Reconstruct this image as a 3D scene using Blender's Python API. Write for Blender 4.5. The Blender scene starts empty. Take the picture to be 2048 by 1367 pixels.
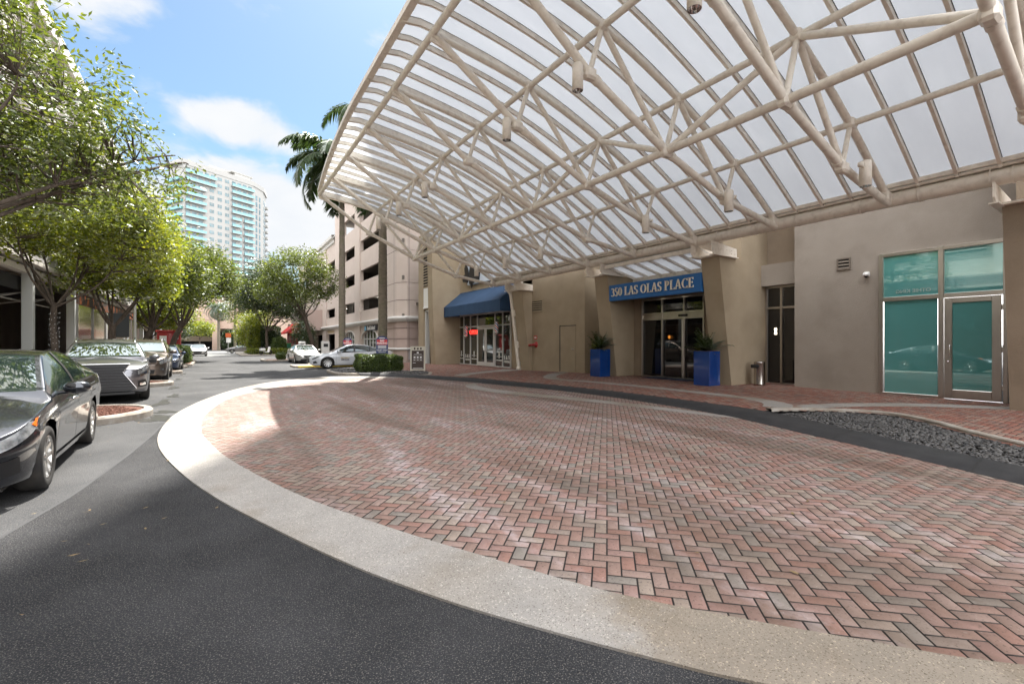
import bpy, math, random
import numpy as np
from mathutils import Vector, Matrix, Euler
R = math.radians
PI = math.pi
scn = bpy.context.scene
col = scn.collection
random.seed(7); rng = np.random.default_rng(11)

# ------------------------------------------------------------------ camera
AZ = 33.19                       # the camera looks this far right of the street direction (+Y)
cam = bpy.data.objects.new('camera', bpy.data.cameras.new('camera')); col.objects.link(cam)
cam.location = (0, 0, 1.5); cam.rotation_euler = (R(90), 0, R(-AZ))
cam.data.sensor_width = 36; cam.data.lens = 908/2048*36; cam.data.shift_y = 3.5/2048
cam.data.clip_start = .05; cam.data.clip_end = 3000
scn.camera = cam
# ------------------------------------------------------------------ light
SAZ, SEL = 26.1, 58.0            # sun azimuth right of +Y, elevation
sdir = Vector((math.sin(R(SAZ))*math.cos(R(SEL)), math.cos(R(SAZ))*math.cos(R(SEL)), math.sin(R(SEL))))
sun = bpy.data.objects.new('sun', bpy.data.lights.new('sun', 'SUN')); col.objects.link(sun)
sun.data.energy = 4.9; sun.data.angle = R(.53); sun.data.color = (1, .955, .88)
sun.rotation_euler = sdir.to_track_quat('Z', 'Y').to_euler()
scn.view_settings.view_transform = 'Standard'; scn.view_settings.look = 'None'
scn.view_settings.exposure = 1.45; scn.view_settings.gamma = 1
world = bpy.data.worlds.new('World'); scn.world = world; world.use_nodes = True

def N(nt, t, **k):
    n = nt.nodes.new('ShaderNode'+t)
    for a, v in k.items(): setattr(n, a, v)
    return n
def M(nt, op, a, b=None, c=None, clamp=False):
    n = nt.nodes.new('ShaderNodeMath'); n.operation = op; n.use_clamp = clamp
    for i, s in enumerate((a, b, c)):
        if s is None: continue
        if isinstance(s, (int, float)): n.inputs[i].default_value = s
        else: nt.links.new(s, n.inputs[i])
    return n.outputs[0]
def build_world():
    nt = world.node_tree; nt.nodes.clear()
    out = N(nt, 'OutputWorld'); bg = N(nt, 'Background'); nt.links.new(bg.outputs[0], out.inputs[0])
    sky = N(nt, 'TexSky', sky_type='NISHITA', sun_disc=False)
    sky.sun_elevation = R(SEL); sky.sun_rotation = R(SAZ); sky.air_density = 1.0; sky.dust_density = .8; sky.ozone_density = 1.2
    geo = N(nt, 'NewGeometry'); sep = N(nt, 'SeparateXYZ'); tc = N(nt, 'TexCoord')
    nt.links.new(tc.outputs['Generated'], sep.inputs[0])
    x, y, z = sep.outputs
    az = M(nt, 'ARCTAN2', x, y); el = M(nt, 'ARCSINE', z)
    comb = N(nt, 'CombineXYZ')
    nt.links.new(M(nt, 'MULTIPLY', az, 1.0), comb.inputs[0]); nt.links.new(M(nt, 'MULTIPLY', el, 1.7), comb.inputs[1])
    n1 = N(nt, 'TexNoise'); n1.inputs['Scale'].default_value = 7; n1.inputs['Detail'].default_value = 9; n1.inputs['Roughness'].default_value = .55
    n1.inputs['Distortion'].default_value = .35
    nt.links.new(comb.outputs[0], n1.inputs['Vector'])
    n2 = N(nt, 'TexNoise'); n2.inputs['Scale'].default_value = 2.6; n2.inputs['Detail'].default_value = 6
    nt.links.new(comb.outputs[0], n2.inputs['Vector'])
    # each cloud: azimuth, elevation, half widths (degrees), weight
    tot = None
    for a, e, sa, se, w in [(-11, 31, 7, 4.5, .85), (2.5, 22.5, 8, 3.0, .85), (6, 14, 15, 6.0, 1.05), (15, 18, 7, 4, .6), (-30, 15, 22, 9, .9), (14, 9, 12, 4, .8),
                            (18, 33, 8, 2.2, .42), (1, 33, 9, 3, .3), (70, 40, 30, 14, .8), (150, 35, 40, 14, .9), (-120, 30, 45, 12, .95), (-60, 38, 25, 9, .8)]:
        dx = M(nt, 'DIVIDE', M(nt, 'SUBTRACT', az, R(a)), R(sa)); dy = M(nt, 'DIVIDE', M(nt, 'SUBTRACT', el, R(e)), R(se))
        d2 = M(nt, 'ADD', M(nt, 'MULTIPLY', dx, dx), M(nt, 'MULTIPLY', dy, dy))
        g = M(nt, 'MULTIPLY', M(nt, 'EXPONENT', M(nt, 'MULTIPLY', d2, -1.0)), w)
        tot = g if tot is None else M(nt, 'MAXIMUM', tot, g)
    v = M(nt, 'ADD', tot, M(nt, 'MULTIPLY', M(nt, 'SUBTRACT', n1.outputs[0], .5), 1.5))
    v = M(nt, 'ADD', v, M(nt, 'MULTIPLY', M(nt, 'SUBTRACT', n2.outputs[0], .5), .5))
    mr = N(nt, 'MapRange', interpolation_type='SMOOTHSTEP'); mr.inputs[1].default_value = .28; mr.inputs[2].default_value = .72
    nt.links.new(v, mr.inputs[0])
    hz = N(nt, 'MapRange'); hz.inputs[1].default_value = .0; hz.inputs[2].default_value = .33; hz.inputs[3].default_value = .55; hz.inputs[4].default_value = 0
    nt.links.new(z, hz.inputs[0])
    cov = M(nt, 'MAXIMUM', mr.outputs[0], hz.outputs[0])
    # sky outside the view is brightened with added cloud, as fill for the shade
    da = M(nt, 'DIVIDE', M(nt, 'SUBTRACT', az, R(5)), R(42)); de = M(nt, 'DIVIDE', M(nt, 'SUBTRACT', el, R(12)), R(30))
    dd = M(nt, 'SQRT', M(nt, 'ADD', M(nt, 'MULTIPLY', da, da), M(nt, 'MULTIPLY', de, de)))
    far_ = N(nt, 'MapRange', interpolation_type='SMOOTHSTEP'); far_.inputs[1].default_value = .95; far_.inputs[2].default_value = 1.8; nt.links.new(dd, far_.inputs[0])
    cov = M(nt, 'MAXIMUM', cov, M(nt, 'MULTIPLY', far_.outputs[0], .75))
    cc = N(nt, 'MixRGB'); cc.inputs[1].default_value = (1.95, 2.1, 2.3, 1); cc.inputs[2].default_value = (2.6, 2.58, 2.55, 1)
    nt.links.new(n1.outputs[0], cc.inputs[0])
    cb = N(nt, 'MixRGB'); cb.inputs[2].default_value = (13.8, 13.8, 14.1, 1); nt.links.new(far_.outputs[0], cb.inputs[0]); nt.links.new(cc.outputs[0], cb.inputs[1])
    hue = N(nt, 'MixRGB', blend_type='MULTIPLY'); hue.inputs[0].default_value = 1; hue.inputs[2].default_value = (.36, .42, .42, 1)
    nt.links.new(sky.outputs[0], hue.inputs[1])
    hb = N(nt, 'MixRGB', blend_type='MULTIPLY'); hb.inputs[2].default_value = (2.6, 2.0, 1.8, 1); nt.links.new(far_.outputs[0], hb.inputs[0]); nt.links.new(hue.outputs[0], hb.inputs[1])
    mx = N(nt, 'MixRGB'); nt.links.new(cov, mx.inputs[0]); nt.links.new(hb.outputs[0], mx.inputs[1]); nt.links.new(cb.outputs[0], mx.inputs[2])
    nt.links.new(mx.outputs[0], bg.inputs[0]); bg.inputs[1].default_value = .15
build_world()

# ------------------------------------------------------------------ materials
MATS = {}
def mat(name, c, rough=.6, metal=0, c2=None, scale=6, detail=6, bump=0, bscale=60, spec=.5, coat=0, lo=.35, hi=.65, emit=None, es=0, alpha=None, stretch=None, dist=0, c3=None, s3=1.2, w3=.5):
    if name in MATS: return MATS[name]
    m = bpy.data.materials.new(name); m.use_nodes = True; nt = m.node_tree; b = nt.nodes['Principled BSDF']
    b.inputs['Base Color'].default_value = (*c, 1); b.inputs['Roughness'].default_value = rough; b.inputs['Metallic'].default_value = metal
    b.inputs['Specular IOR Level'].default_value = spec; b.inputs['Coat Weight'].default_value = coat; b.inputs['Coat Roughness'].default_value = .04
    tc = N(nt, 'TexCoord'); vec = tc.outputs['Object']
    if stretch:
        mp = N(nt, 'Mapping'); mp.inputs['Scale'].default_value = stretch; nt.links.new(vec, mp.inputs[0]); vec = mp.outputs[0]
    if c2:
        n = N(nt, 'TexNoise'); n.inputs['Scale'].default_value = scale; n.inputs['Detail'].default_value = detail; n.inputs['Distortion'].default_value = dist
        n.inputs['Roughness'].default_value = .62
        nt.links.new(vec, n.inputs['Vector'])
        r = N(nt, 'MapRange'); r.inputs[1].default_value = lo; r.inputs[2].default_value = hi; nt.links.new(n.outputs[0], r.inputs[0])
        x = N(nt, 'MixRGB'); x.inputs[1].default_value = (*c, 1); x.inputs[2].default_value = (*c2, 1)
        nt.links.new(r.outputs[0], x.inputs[0]); last = x.outputs[0]
        if c3:
            n3 = N(nt, 'TexNoise'); n3.inputs['Scale'].default_value = s3; n3.inputs['Detail'].default_value = 4; nt.links.new(vec, n3.inputs['Vector'])
            r3 = N(nt, 'MapRange'); r3.inputs[1].default_value = .5; r3.inputs[2].default_value = .72; r3.inputs[4].default_value = w3; nt.links.new(n3.outputs[0], r3.inputs[0])
            x3 = N(nt, 'MixRGB'); x3.inputs[2].default_value = (*c3, 1); nt.links.new(r3.outputs[0], x3.inputs[0]); nt.links.new(last, x3.inputs[1]); last = x3.outputs[0]
        nt.links.new(last, b.inputs['Base Color'])
    if bump:
        n = N(nt, 'TexNoise'); n.inputs['Scale'].default_value = bscale; n.inputs['Detail'].default_value = 5; nt.links.new(vec, n.inputs['Vector'])
        bp = N(nt, 'Bump'); bp.inputs['Strength'].default_value = 1; bp.inputs['Distance'].default_value = bump
        nt.links.new(n.outputs[0], bp.inputs['Height']); nt.links.new(bp.outputs[0], b.inputs['Normal'])
    if emit: b.inputs['Emission Color'].default_value = (*emit, 1); b.inputs['Emission Strength'].default_value = es
    MATS[name] = m
    return m
stucco = mat('tan_stucco', (.25, .195, .14), .9, c2=(.285, .225, .165), scale=1.3, bump=.006, bscale=38, c3=(.17, .135, .10), s3=.9, w3=.4, spec=.2)
stucco_lt = mat('pale_stucco', (.34, .275, .19), .9, c2=(.375, .305, .215), scale=1.5, bump=.005, bscale=40, c3=(.25, .20, .14), s3=.9, w3=.4, spec=.2)
stucco_gr = mat('grey_stucco', (.30, .262, .22), .9, c2=(.33, .29, .245), scale=1.2, bump=.006, bscale=38, c3=(.19, .16, .13), s3=.9, w3=.4, spec=.2)
steelp = mat('cream_painted_steel', (.82, .755, .66), .42, c2=(.73, .66, .57), scale=3.5, lo=.42, hi=.75, c3=(.40, .33, .26), s3=7, w3=.28, bump=.0006, bscale=120)
steels = mat('stainless_steel', (.55, .52, .48), .28, metal=1, c2=(.46, .43, .40), scale=3, stretch=(1, 1, .15))
chrome = mat('chrome', (.8, .8, .8), .1, metal=1)
black = mat('black_trim', (.012, .012, .013), .45)
rubber = mat('black_gasket', (.02, .02, .02), .7)
dark = mat('dark_interior', (.02, .018, .016), .8)
dglass = mat('dark_glass', (.006, .007, .008), .03, spec=.9)
white = mat('white_paint', (.78, .77, .74), .4)
aluw = mat('white_aluminium', (.62, .62, .6), .35)
conc = mat('pale_concrete', (.40, .36, .315), .9, c2=(.50, .455, .40), scale=9, c3=(.27, .22, .17), s3=.9, w3=.55, bump=.002, bscale=160)
def aggmat(name, c, c2, st, st2, st3=(2.75, .75, 0)):
    m = mat(name, c, .9, c2=c2, scale=3, c3=st, s3=.42, w3=.95, bump=.002, bscale=150); nt = m.node_tree; b = nt.nodes['Principled BSDF']; last = b.inputs['Base Color'].links[0].from_socket
    tc = N(nt, 'TexCoord')
    for s_, lo, hi, w, cc in ((110, .57, .66, .75, (.085, .07, .055)), (80, .60, .68, .6, (.62, .57, .5)), (1.7, .55, .75, .45, st2)):
        n = N(nt, 'TexNoise'); n.inputs['Scale'].default_value = s_; n.inputs['Detail'].default_value = 4; nt.links.new(tc.outputs['Object'], n.inputs['Vector'])
        r = N(nt, 'MapRange'); r.inputs[1].default_value = lo; r.inputs[2].default_value = hi; r.inputs[4].default_value = w; nt.links.new(n.outputs[0], r.inputs[0])
        x = N(nt, 'MixRGB'); x.inputs[2].default_value = (*cc, 1); nt.links.new(r.outputs[0], x.inputs[0]); nt.links.new(last, x.inputs[1]); last = x.outputs[0]
    vm = N(nt, 'VectorMath', operation='DISTANCE'); vm.inputs[1].default_value = st3; nt.links.new(tc.outputs['Object'], vm.inputs[0])
    n = N(nt, 'TexNoise'); n.inputs['Scale'].default_value = 3.2; n.inputs['Detail'].default_value = 8; n.inputs['Roughness'].default_value = .7; nt.links.new(tc.outputs['Object'], n.inputs['Vector'])
    q = M(nt, 'ADD', vm.outputs['Value'], M(nt, 'MULTIPLY', n.outputs[0], 1.4)); r = N(nt, 'MapRange', interpolation_type='SMOOTHSTEP'); r.inputs[1].default_value = 2.35; r.inputs[2].default_value = 1.75; r.inputs[4].default_value = .8; nt.links.new(q, r.inputs[0])
    x = N(nt, 'MixRGB', blend_type='MULTIPLY'); x.inputs[2].default_value = (.72, .63, .51, 1); nt.links.new(r.outputs[0], x.inputs[0]); nt.links.new(last, x.inputs[1]); last = x.outputs[0]
    nt.links.new(last, b.inputs['Base Color']); return m
conc = aggmat('washed_concrete', (.27, .255, .235), (.32, .30, .275), (.20, .165, .12), (.17, .13, .09))
kerbm = mat('kerb_concrete', (.36, .33, .29), .85, c2=(.24, .2, .16), scale=5, bump=.003, bscale=50)
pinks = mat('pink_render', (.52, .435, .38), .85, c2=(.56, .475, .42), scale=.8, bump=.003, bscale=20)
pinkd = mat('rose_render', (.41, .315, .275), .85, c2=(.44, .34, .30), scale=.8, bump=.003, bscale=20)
bluep = mat('blue_lacquer', (.004, .034, .17), .14, coat=.8, c2=(.006, .045, .20), scale=2)
bluec = mat('navy_canvas', (.014, .042, .095), .85, c2=(.024, .064, .135), scale=2.5, lo=.3, hi=.7, stretch=(1, 1, .35))
red = mat('red_paint', (.35, .015, .015), .35, coat=.3)
barkm = mat('bark', (.05, .036, .027), .95, c2=(.115, .09, .07), scale=9, bump=.02, bscale=14, stretch=(1, 1, .4))
palmb = mat('palm_bark', (.20, .165, .13), .9, c2=(.13, .115, .085), scale=5, bump=.012, bscale=16, stretch=(1, 1, 1.6), c3=(.10, .12, .05), s3=1.1, w3=.5)
mulch = mat('red_mulch', (.17, .06, .035), .95, c2=(.07, .03, .02), scale=45, bump=.03, bscale=40)
tyre = mat('tyre_rubber', (.018, .017, .016), .8, c2=(.05, .042, .035), scale=4, lo=.5, hi=.8)
alloy = mat('alloy_rim', (.55, .54, .52), .25, metal=.9)
stonew = mat('river_stone', (.05, .05, .052), .6, c2=(.12, .115, .11), scale=3)

def leafmat(name, cols, trans=.45, gloss=.5):
    m = bpy.data.materials.new(name); m.use_nodes = True; nt = m.node_tree; nt.nodes.clear()
    out = N(nt, 'OutputMaterial'); geo = N(nt, 'NewGeometry'); rp = N(nt, 'ValToRGB')
    rp.color_ramp.interpolation = 'LINEAR'
    els = rp.color_ramp.elements
    while len(els) < len(cols): els.new(.5)
    for i, c in enumerate(cols): els[i].position = i/(len(cols)-1); els[i].color = (*c, 1)
    nt.links.new(geo.outputs['Random Per Island'], rp.inputs[0])
    d = N(nt, 'BsdfDiffuse'); t = N(nt, 'BsdfTranslucent'); g = N(nt, 'BsdfGlossy'); g.inputs['Roughness'].default_value = gloss; g.inputs['Color'].default_value = (.9, .95, .9, 1)
    nt.links.new(rp.outputs[0], d.inputs[0])
    br = N(nt, 'MixRGB', blend_type='MULTIPLY'); br.inputs[0].default_value = 1; br.inputs[2].default_value = (1.75, 1.65, .85, 1)
    nt.links.new(rp.outputs[0], br.inputs[1]); nt.links.new(br.outputs[0], t.inputs[0])
    m1 = N(nt, 'MixShader'); m1.inputs[0].default_value = trans; nt.links.new(d.outputs[0], m1.inputs[1]); nt.links.new(t.outputs[0], m1.inputs[2])
    fr = N(nt, 'Fresnel'); fr.inputs[0].default_value = 1.45
    ad = M(nt, 'ADD', M(nt, 'MULTIPLY', fr.outputs[0], .22), .01)
    m2 = N(nt, 'MixShader'); nt.links.new(ad, m2.inputs[0]); nt.links.new(m1.outputs[0], m2.inputs[1]); nt.links.new(g.outputs[0], m2.inputs[2])
    nt.links.new(m2.outputs[0], out.inputs[0]); MATS[name] = m
    return m
leaf_oak = leafmat('oak_leaves', [(.04, .058, .014), (.075, .105, .02), (.12, .155, .026), (.05, .075, .018), (.17, .195, .035)], .5)
leaf_lime = leafmat('lime_leaves', [(.08, .12, .014), (.16, .20, .02), (.24, .26, .026), (.07, .10, .015)], .55)
leaf_dark = leafmat('dark_leaves', [(.02, .035, .012), (.04, .06, .018), (.03, .05, .015)], .35)
leaf_hedge = leafmat('hedge_leaves', [(.04, .075, .02), (.08, .12, .03), (.13, .17, .05), (.05, .09, .02)], .35)
leaf_palm = leafmat('palm_leaves', [(.02, .04, .015), (.05, .08, .022), (.03, .06, .022)], .35)
leaf_date = leafmat('grey_palm_leaves', [(.07, .10, .07), (.11, .14, .10), (.06, .09, .06)], .3)

def glass_tint(name, base, mixg, rough=.02, trans=0, gcol=(1, 1, 1)):
    m = bpy.data.materials.new(name); m.use_nodes = True; nt = m.node_tree; nt.nodes.clear()
    out = N(nt, 'OutputMaterial'); d = N(nt, 'BsdfDiffuse'); d.inputs[0].default_value = (*base, 1)
    g = N(nt, 'BsdfGlossy'); g.inputs['Roughness'].default_value = rough; g.inputs['Color'].default_value = (*gcol, 1)
    fr = N(nt, 'Fresnel'); fr.inputs[0].default_value = 1.5
    f = M(nt, 'ADD', M(nt, 'MULTIPLY', fr.outputs[0], 1.0), mixg, clamp=True)
    mx = N(nt, 'MixShader'); nt.links.new(f, mx.inputs[0]); nt.links.new(g.outputs[0], mx.inputs[2])
    if trans:
        t = N(nt, 'BsdfTranslucent'); t.inputs[0].default_value = (.93, .96, 1.0, 1); m0 = N(nt, 'MixShader'); m0.inputs[0].default_value = trans
        nt.links.new(d.outputs[0], m0.inputs[1]); nt.links.new(t.outputs[0], m0.inputs[2]); nt.links.new(m0.outputs[0], mx.inputs[1])
    else: nt.links.new(d.outputs[0], mx.inputs[1])
    nt.links.new(mx.outputs[0], out.inputs[0]); MATS[name] = m
    return m
teal = glass_tint('teal_frosted_glass', (.10, .33, .32), .18, gcol=(.75, .95, .95))
tealb = glass_tint('teal_balcony_glass', (.07, .26, .27), .06)
shopg = glass_tint('shop_glass', (.02, .03, .028), .10)
doorg = glass_tint('black_door_glass', (.006, .006, .007), .03)
winshade = glass_tint('pale_window_glass', (.14, .20, .24), .15)
clearp = glass_tint('clear_plastic_sheet', (.30, .28, .22), .12, rough=.12)
def panelmat():
    m = bpy.data.materials.new('opal_roof_sheet'); m.use_nodes = True; nt = m.node_tree; nt.nodes.clear()
    out = N(nt, 'OutputMaterial'); d = N(nt, 'BsdfDiffuse'); d.inputs[0].default_value = (.58, .61, .65, 1)
    t = N(nt, 'BsdfTranslucent'); tc = N(nt, 'TexCoord'); n = N(nt, 'TexNoise'); n.inputs['Scale'].default_value = 1.6; n.inputs['Detail'].default_value = 8; n.inputs['Roughness'].default_value = .65
    mp = N(nt, 'Mapping'); mp.inputs['Scale'].default_value = (.3, 1, .3); nt.links.new(tc.outputs['Object'], mp.inputs[0]); nt.links.new(mp.outputs[0], n.inputs['Vector'])
    x = N(nt, 'MixRGB'); x.inputs[1].default_value = (.40, .43, .47, 1); x.inputs[2].default_value = (.62, .65, .68, 1); nt.links.new(n.outputs[0], x.inputs[0]); nt.links.new(x.outputs[0], t.inputs[0])
    mx = N(nt, 'MixShader'); mx.inputs[0].default_value = .62; nt.links.new(d.outputs[0], mx.inputs[1]); nt.links.new(t.outputs[0], mx.inputs[2])
    g = N(nt, 'BsdfGlossy'); g.inputs['Roughness'].default_value = .25; m2 = N(nt, 'MixShader'); m2.inputs[0].default_value = .04
    nt.links.new(mx.outputs[0], m2.inputs[1]); nt.links.new(g.outputs[0], m2.inputs[2]); nt.links.new(m2.outputs[0], out.inputs[0])
    return m
panel_m = panelmat()

def brickmat(name, cols, stain=True):
    m = bpy.data.materials.new(name); m.use_nodes = True; nt = m.node_tree; b = nt.nodes['Principled BSDF']
    b.inputs['Specular IOR Level'].default_value = .35
    geo = N(nt, 'NewGeometry'); rp = N(nt, 'ValToRGB'); rp.color_ramp.interpolation = 'CONSTANT'; els = rp.color_ramp.elements
    while len(els) < len(cols): els.new(.5)
    for i, c in enumerate(cols): els[i].position = i/len(cols); els[i].color = (*c, 1)
    nt.links.new(geo.outputs['Random Per Island'], rp.inputs[0])
    tc = N(nt, 'TexCoord'); vec = tc.outputs['Object']
    def noise(s, d=6, r=.6, v=vec):
        n = N(nt, 'TexNoise'); n.inputs['Scale'].default_value = s; n.inputs['Detail'].default_value = d; n.inputs['Roughness'].default_value = r; nt.links.new(v, n.inputs['Vector']); return n.outputs[0]
    def rng_(v, a, bb, c=0, d=1):
        r = N(nt, 'MapRange', interpolation_type='SMOOTHSTEP'); r.inputs[1].default_value = a; r.inputs[2].default_value = bb; r.inputs[3].default_value = c; r.inputs[4].default_value = d; nt.links.new(v, r.inputs[0]); return r.outputs[0]
    def mix(f, a, c):
        x = N(nt, 'MixRGB'); nt.links.new(f, x.inputs[0]); nt.links.new(a, x.inputs[1]); x.inputs[2].default_value = (*c, 1); return x.outputs[0]
    c = rp.outputs[0]
    c = mix(rng_(noise(48, 5, .75), .55, .66, 0, .7), c, (.035, .03, .028))          # dark aggregate flecks
    c = mix(rng_(noise(40, 4, .7), .60, .72, 0, .45), c, (.46, .42, .38))
    if stain:
        mp = N(nt, 'Mapping'); mp.inputs['Rotation'].default_value = (0, 0, R(-33)); mp.inputs['Scale'].default_value = (1.6, .28, 1); nt.links.new(vec, mp.inputs[0])
        f = M(nt, 'MULTIPLY', rng_(noise(.9, 5, .65, mp.outputs[0]), .50, .66), rng_(noise(5, 6, .75), .38, .62))
        c = mix(M(nt, 'MULTIPLY', f, .7), c, (.46, .39, .39))                        # pale bloom of worn tyre paths
        mp2 = N(nt, 'Mapping'); mp2.inputs['Rotation'].default_value = (0, 0, R(-38)); mp2.inputs['Scale'].default_value = (1.3, .22, 1); mp2.inputs['Location'].default_value = (3, 9, 0); nt.links.new(vec, mp2.inputs[0])
        c = mix(M(nt, 'MULTIPLY', rng_(noise(.8, 5, .6, mp2.outputs[0]), .48, .66), .55), c, (.10, .065, .045))   # tyre grime
    nt.links.new(c, b.inputs['Base Color'])
    b.inputs['Roughness'].default_value = .72
    bp = N(nt, 'Bump'); bp.inputs['Strength'].default_value = 1; bp.inputs['Distance'].default_value = .002; nt.links.new(noise(150, 3), bp.inputs['Height']); nt.links.new(bp.outputs[0], b.inputs['Normal'])
    MATS[name] = m
    return m
brick_d = brickmat('drive_pavers', [(.245, .155, .125), (.27, .19, .16), (.27, .215, .175), (.205, .18, .155), (.24, .16, .13), (.265, .17, .145), (.255, .155, .13), (.235, .185, .155), (.25, .14, .11)])
brick_s = brickmat('sidewalk_pavers', [(.26, .105, .075), (.29, .14, .10), (.27, .17, .13), (.23, .09, .065), (.28, .19, .15), (.20, .12, .10)], False)
def asphaltmat(name, lo, hi, chips, w):
    m = bpy.data.materials.new(name); m.use_nodes = True; nt = m.node_tree; b = nt.nodes['Principled BSDF']; b.inputs['Roughness'].default_value = .85; b.inputs['Specular IOR Level'].default_value = .18
    tc = N(nt, 'TexCoord'); vec = tc.outputs['Object']
    v = N(nt, 'TexVoronoi'); v.inputs['Scale'].default_value = 95; nt.links.new(vec, v.inputs['Vector'])
    n = N(nt, 'TexNoise'); n.inputs['Scale'].default_value = .55; n.inputs['Detail'].default_value = 9; n.inputs['Roughness'].default_value = .6; nt.links.new(vec, n.inputs['Vector'])
    n2 = N(nt, 'TexNoise'); n2.inputs['Scale'].default_value = 130; n2.inputs['Detail'].default_value = 2; nt.links.new(vec, n2.inputs['Vector'])
    a = N(nt, 'MixRGB'); a.inputs[1].default_value = (*lo, 1); a.inputs[2].default_value = (*hi, 1)
    r = N(nt, 'MapRange'); r.inputs[1].default_value = .35; r.inputs[2].default_value = .65; nt.links.new(n.outputs[0], r.inputs[0]); nt.links.new(r.outputs[0], a.inputs[0])
    r2 = N(nt, 'MapRange'); r2.inputs[1].default_value = .57; r2.inputs[2].default_value = .66; r2.inputs[4].default_value = w; nt.links.new(n2.outputs[0], r2.inputs[0])
    c = N(nt, 'MixRGB'); c.inputs[2].default_value = (*chips, 1); nt.links.new(r2.outputs[0], c.inputs[0]); nt.links.new(a.outputs[0], c.inputs[1])
    r3 = N(nt, 'MapRange'); r3.inputs[1].default_value = .30; r3.inputs[2].default_value = .42; r3.inputs[3].default_value = .7; r3.inputs[4].default_value = 0; nt.links.new(n2.outputs[0], r3.inputs[0])
    e = N(nt, 'MixRGB'); e.inputs[2].default_value = (.015, .015, .016, 1); nt.links.new(r3.outputs[0], e.inputs[0]); nt.links.new(c.outputs[0], e.inputs[1])
    nt.links.new(e.outputs[0], b.inputs['Base Color'])
    bp = N(nt, 'Bump'); bp.inputs['Strength'].default_value = 1; bp.inputs['Distance'].default_value = .006; nt.links.new(v.outputs['Distance'], bp.inputs['Height']); nt.links.new(bp.outputs[0], b.inputs['Normal'])
    return m
asphalt = asphaltmat('worn_asphalt', (.050, .051, .053), (.088, .088, .089), (.17, .16, .15), .35)
asphalt_new = asphaltmat('coarse_asphalt', (.014, .015, .017), (.042, .043, .046), (.24, .22, .2), .55)
blackasph = mat('sealed_black_asphalt', (.018, .018, .02), .7, c2=(.03, .03, .032), scale=4, bump=.002, bscale=120)

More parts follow.
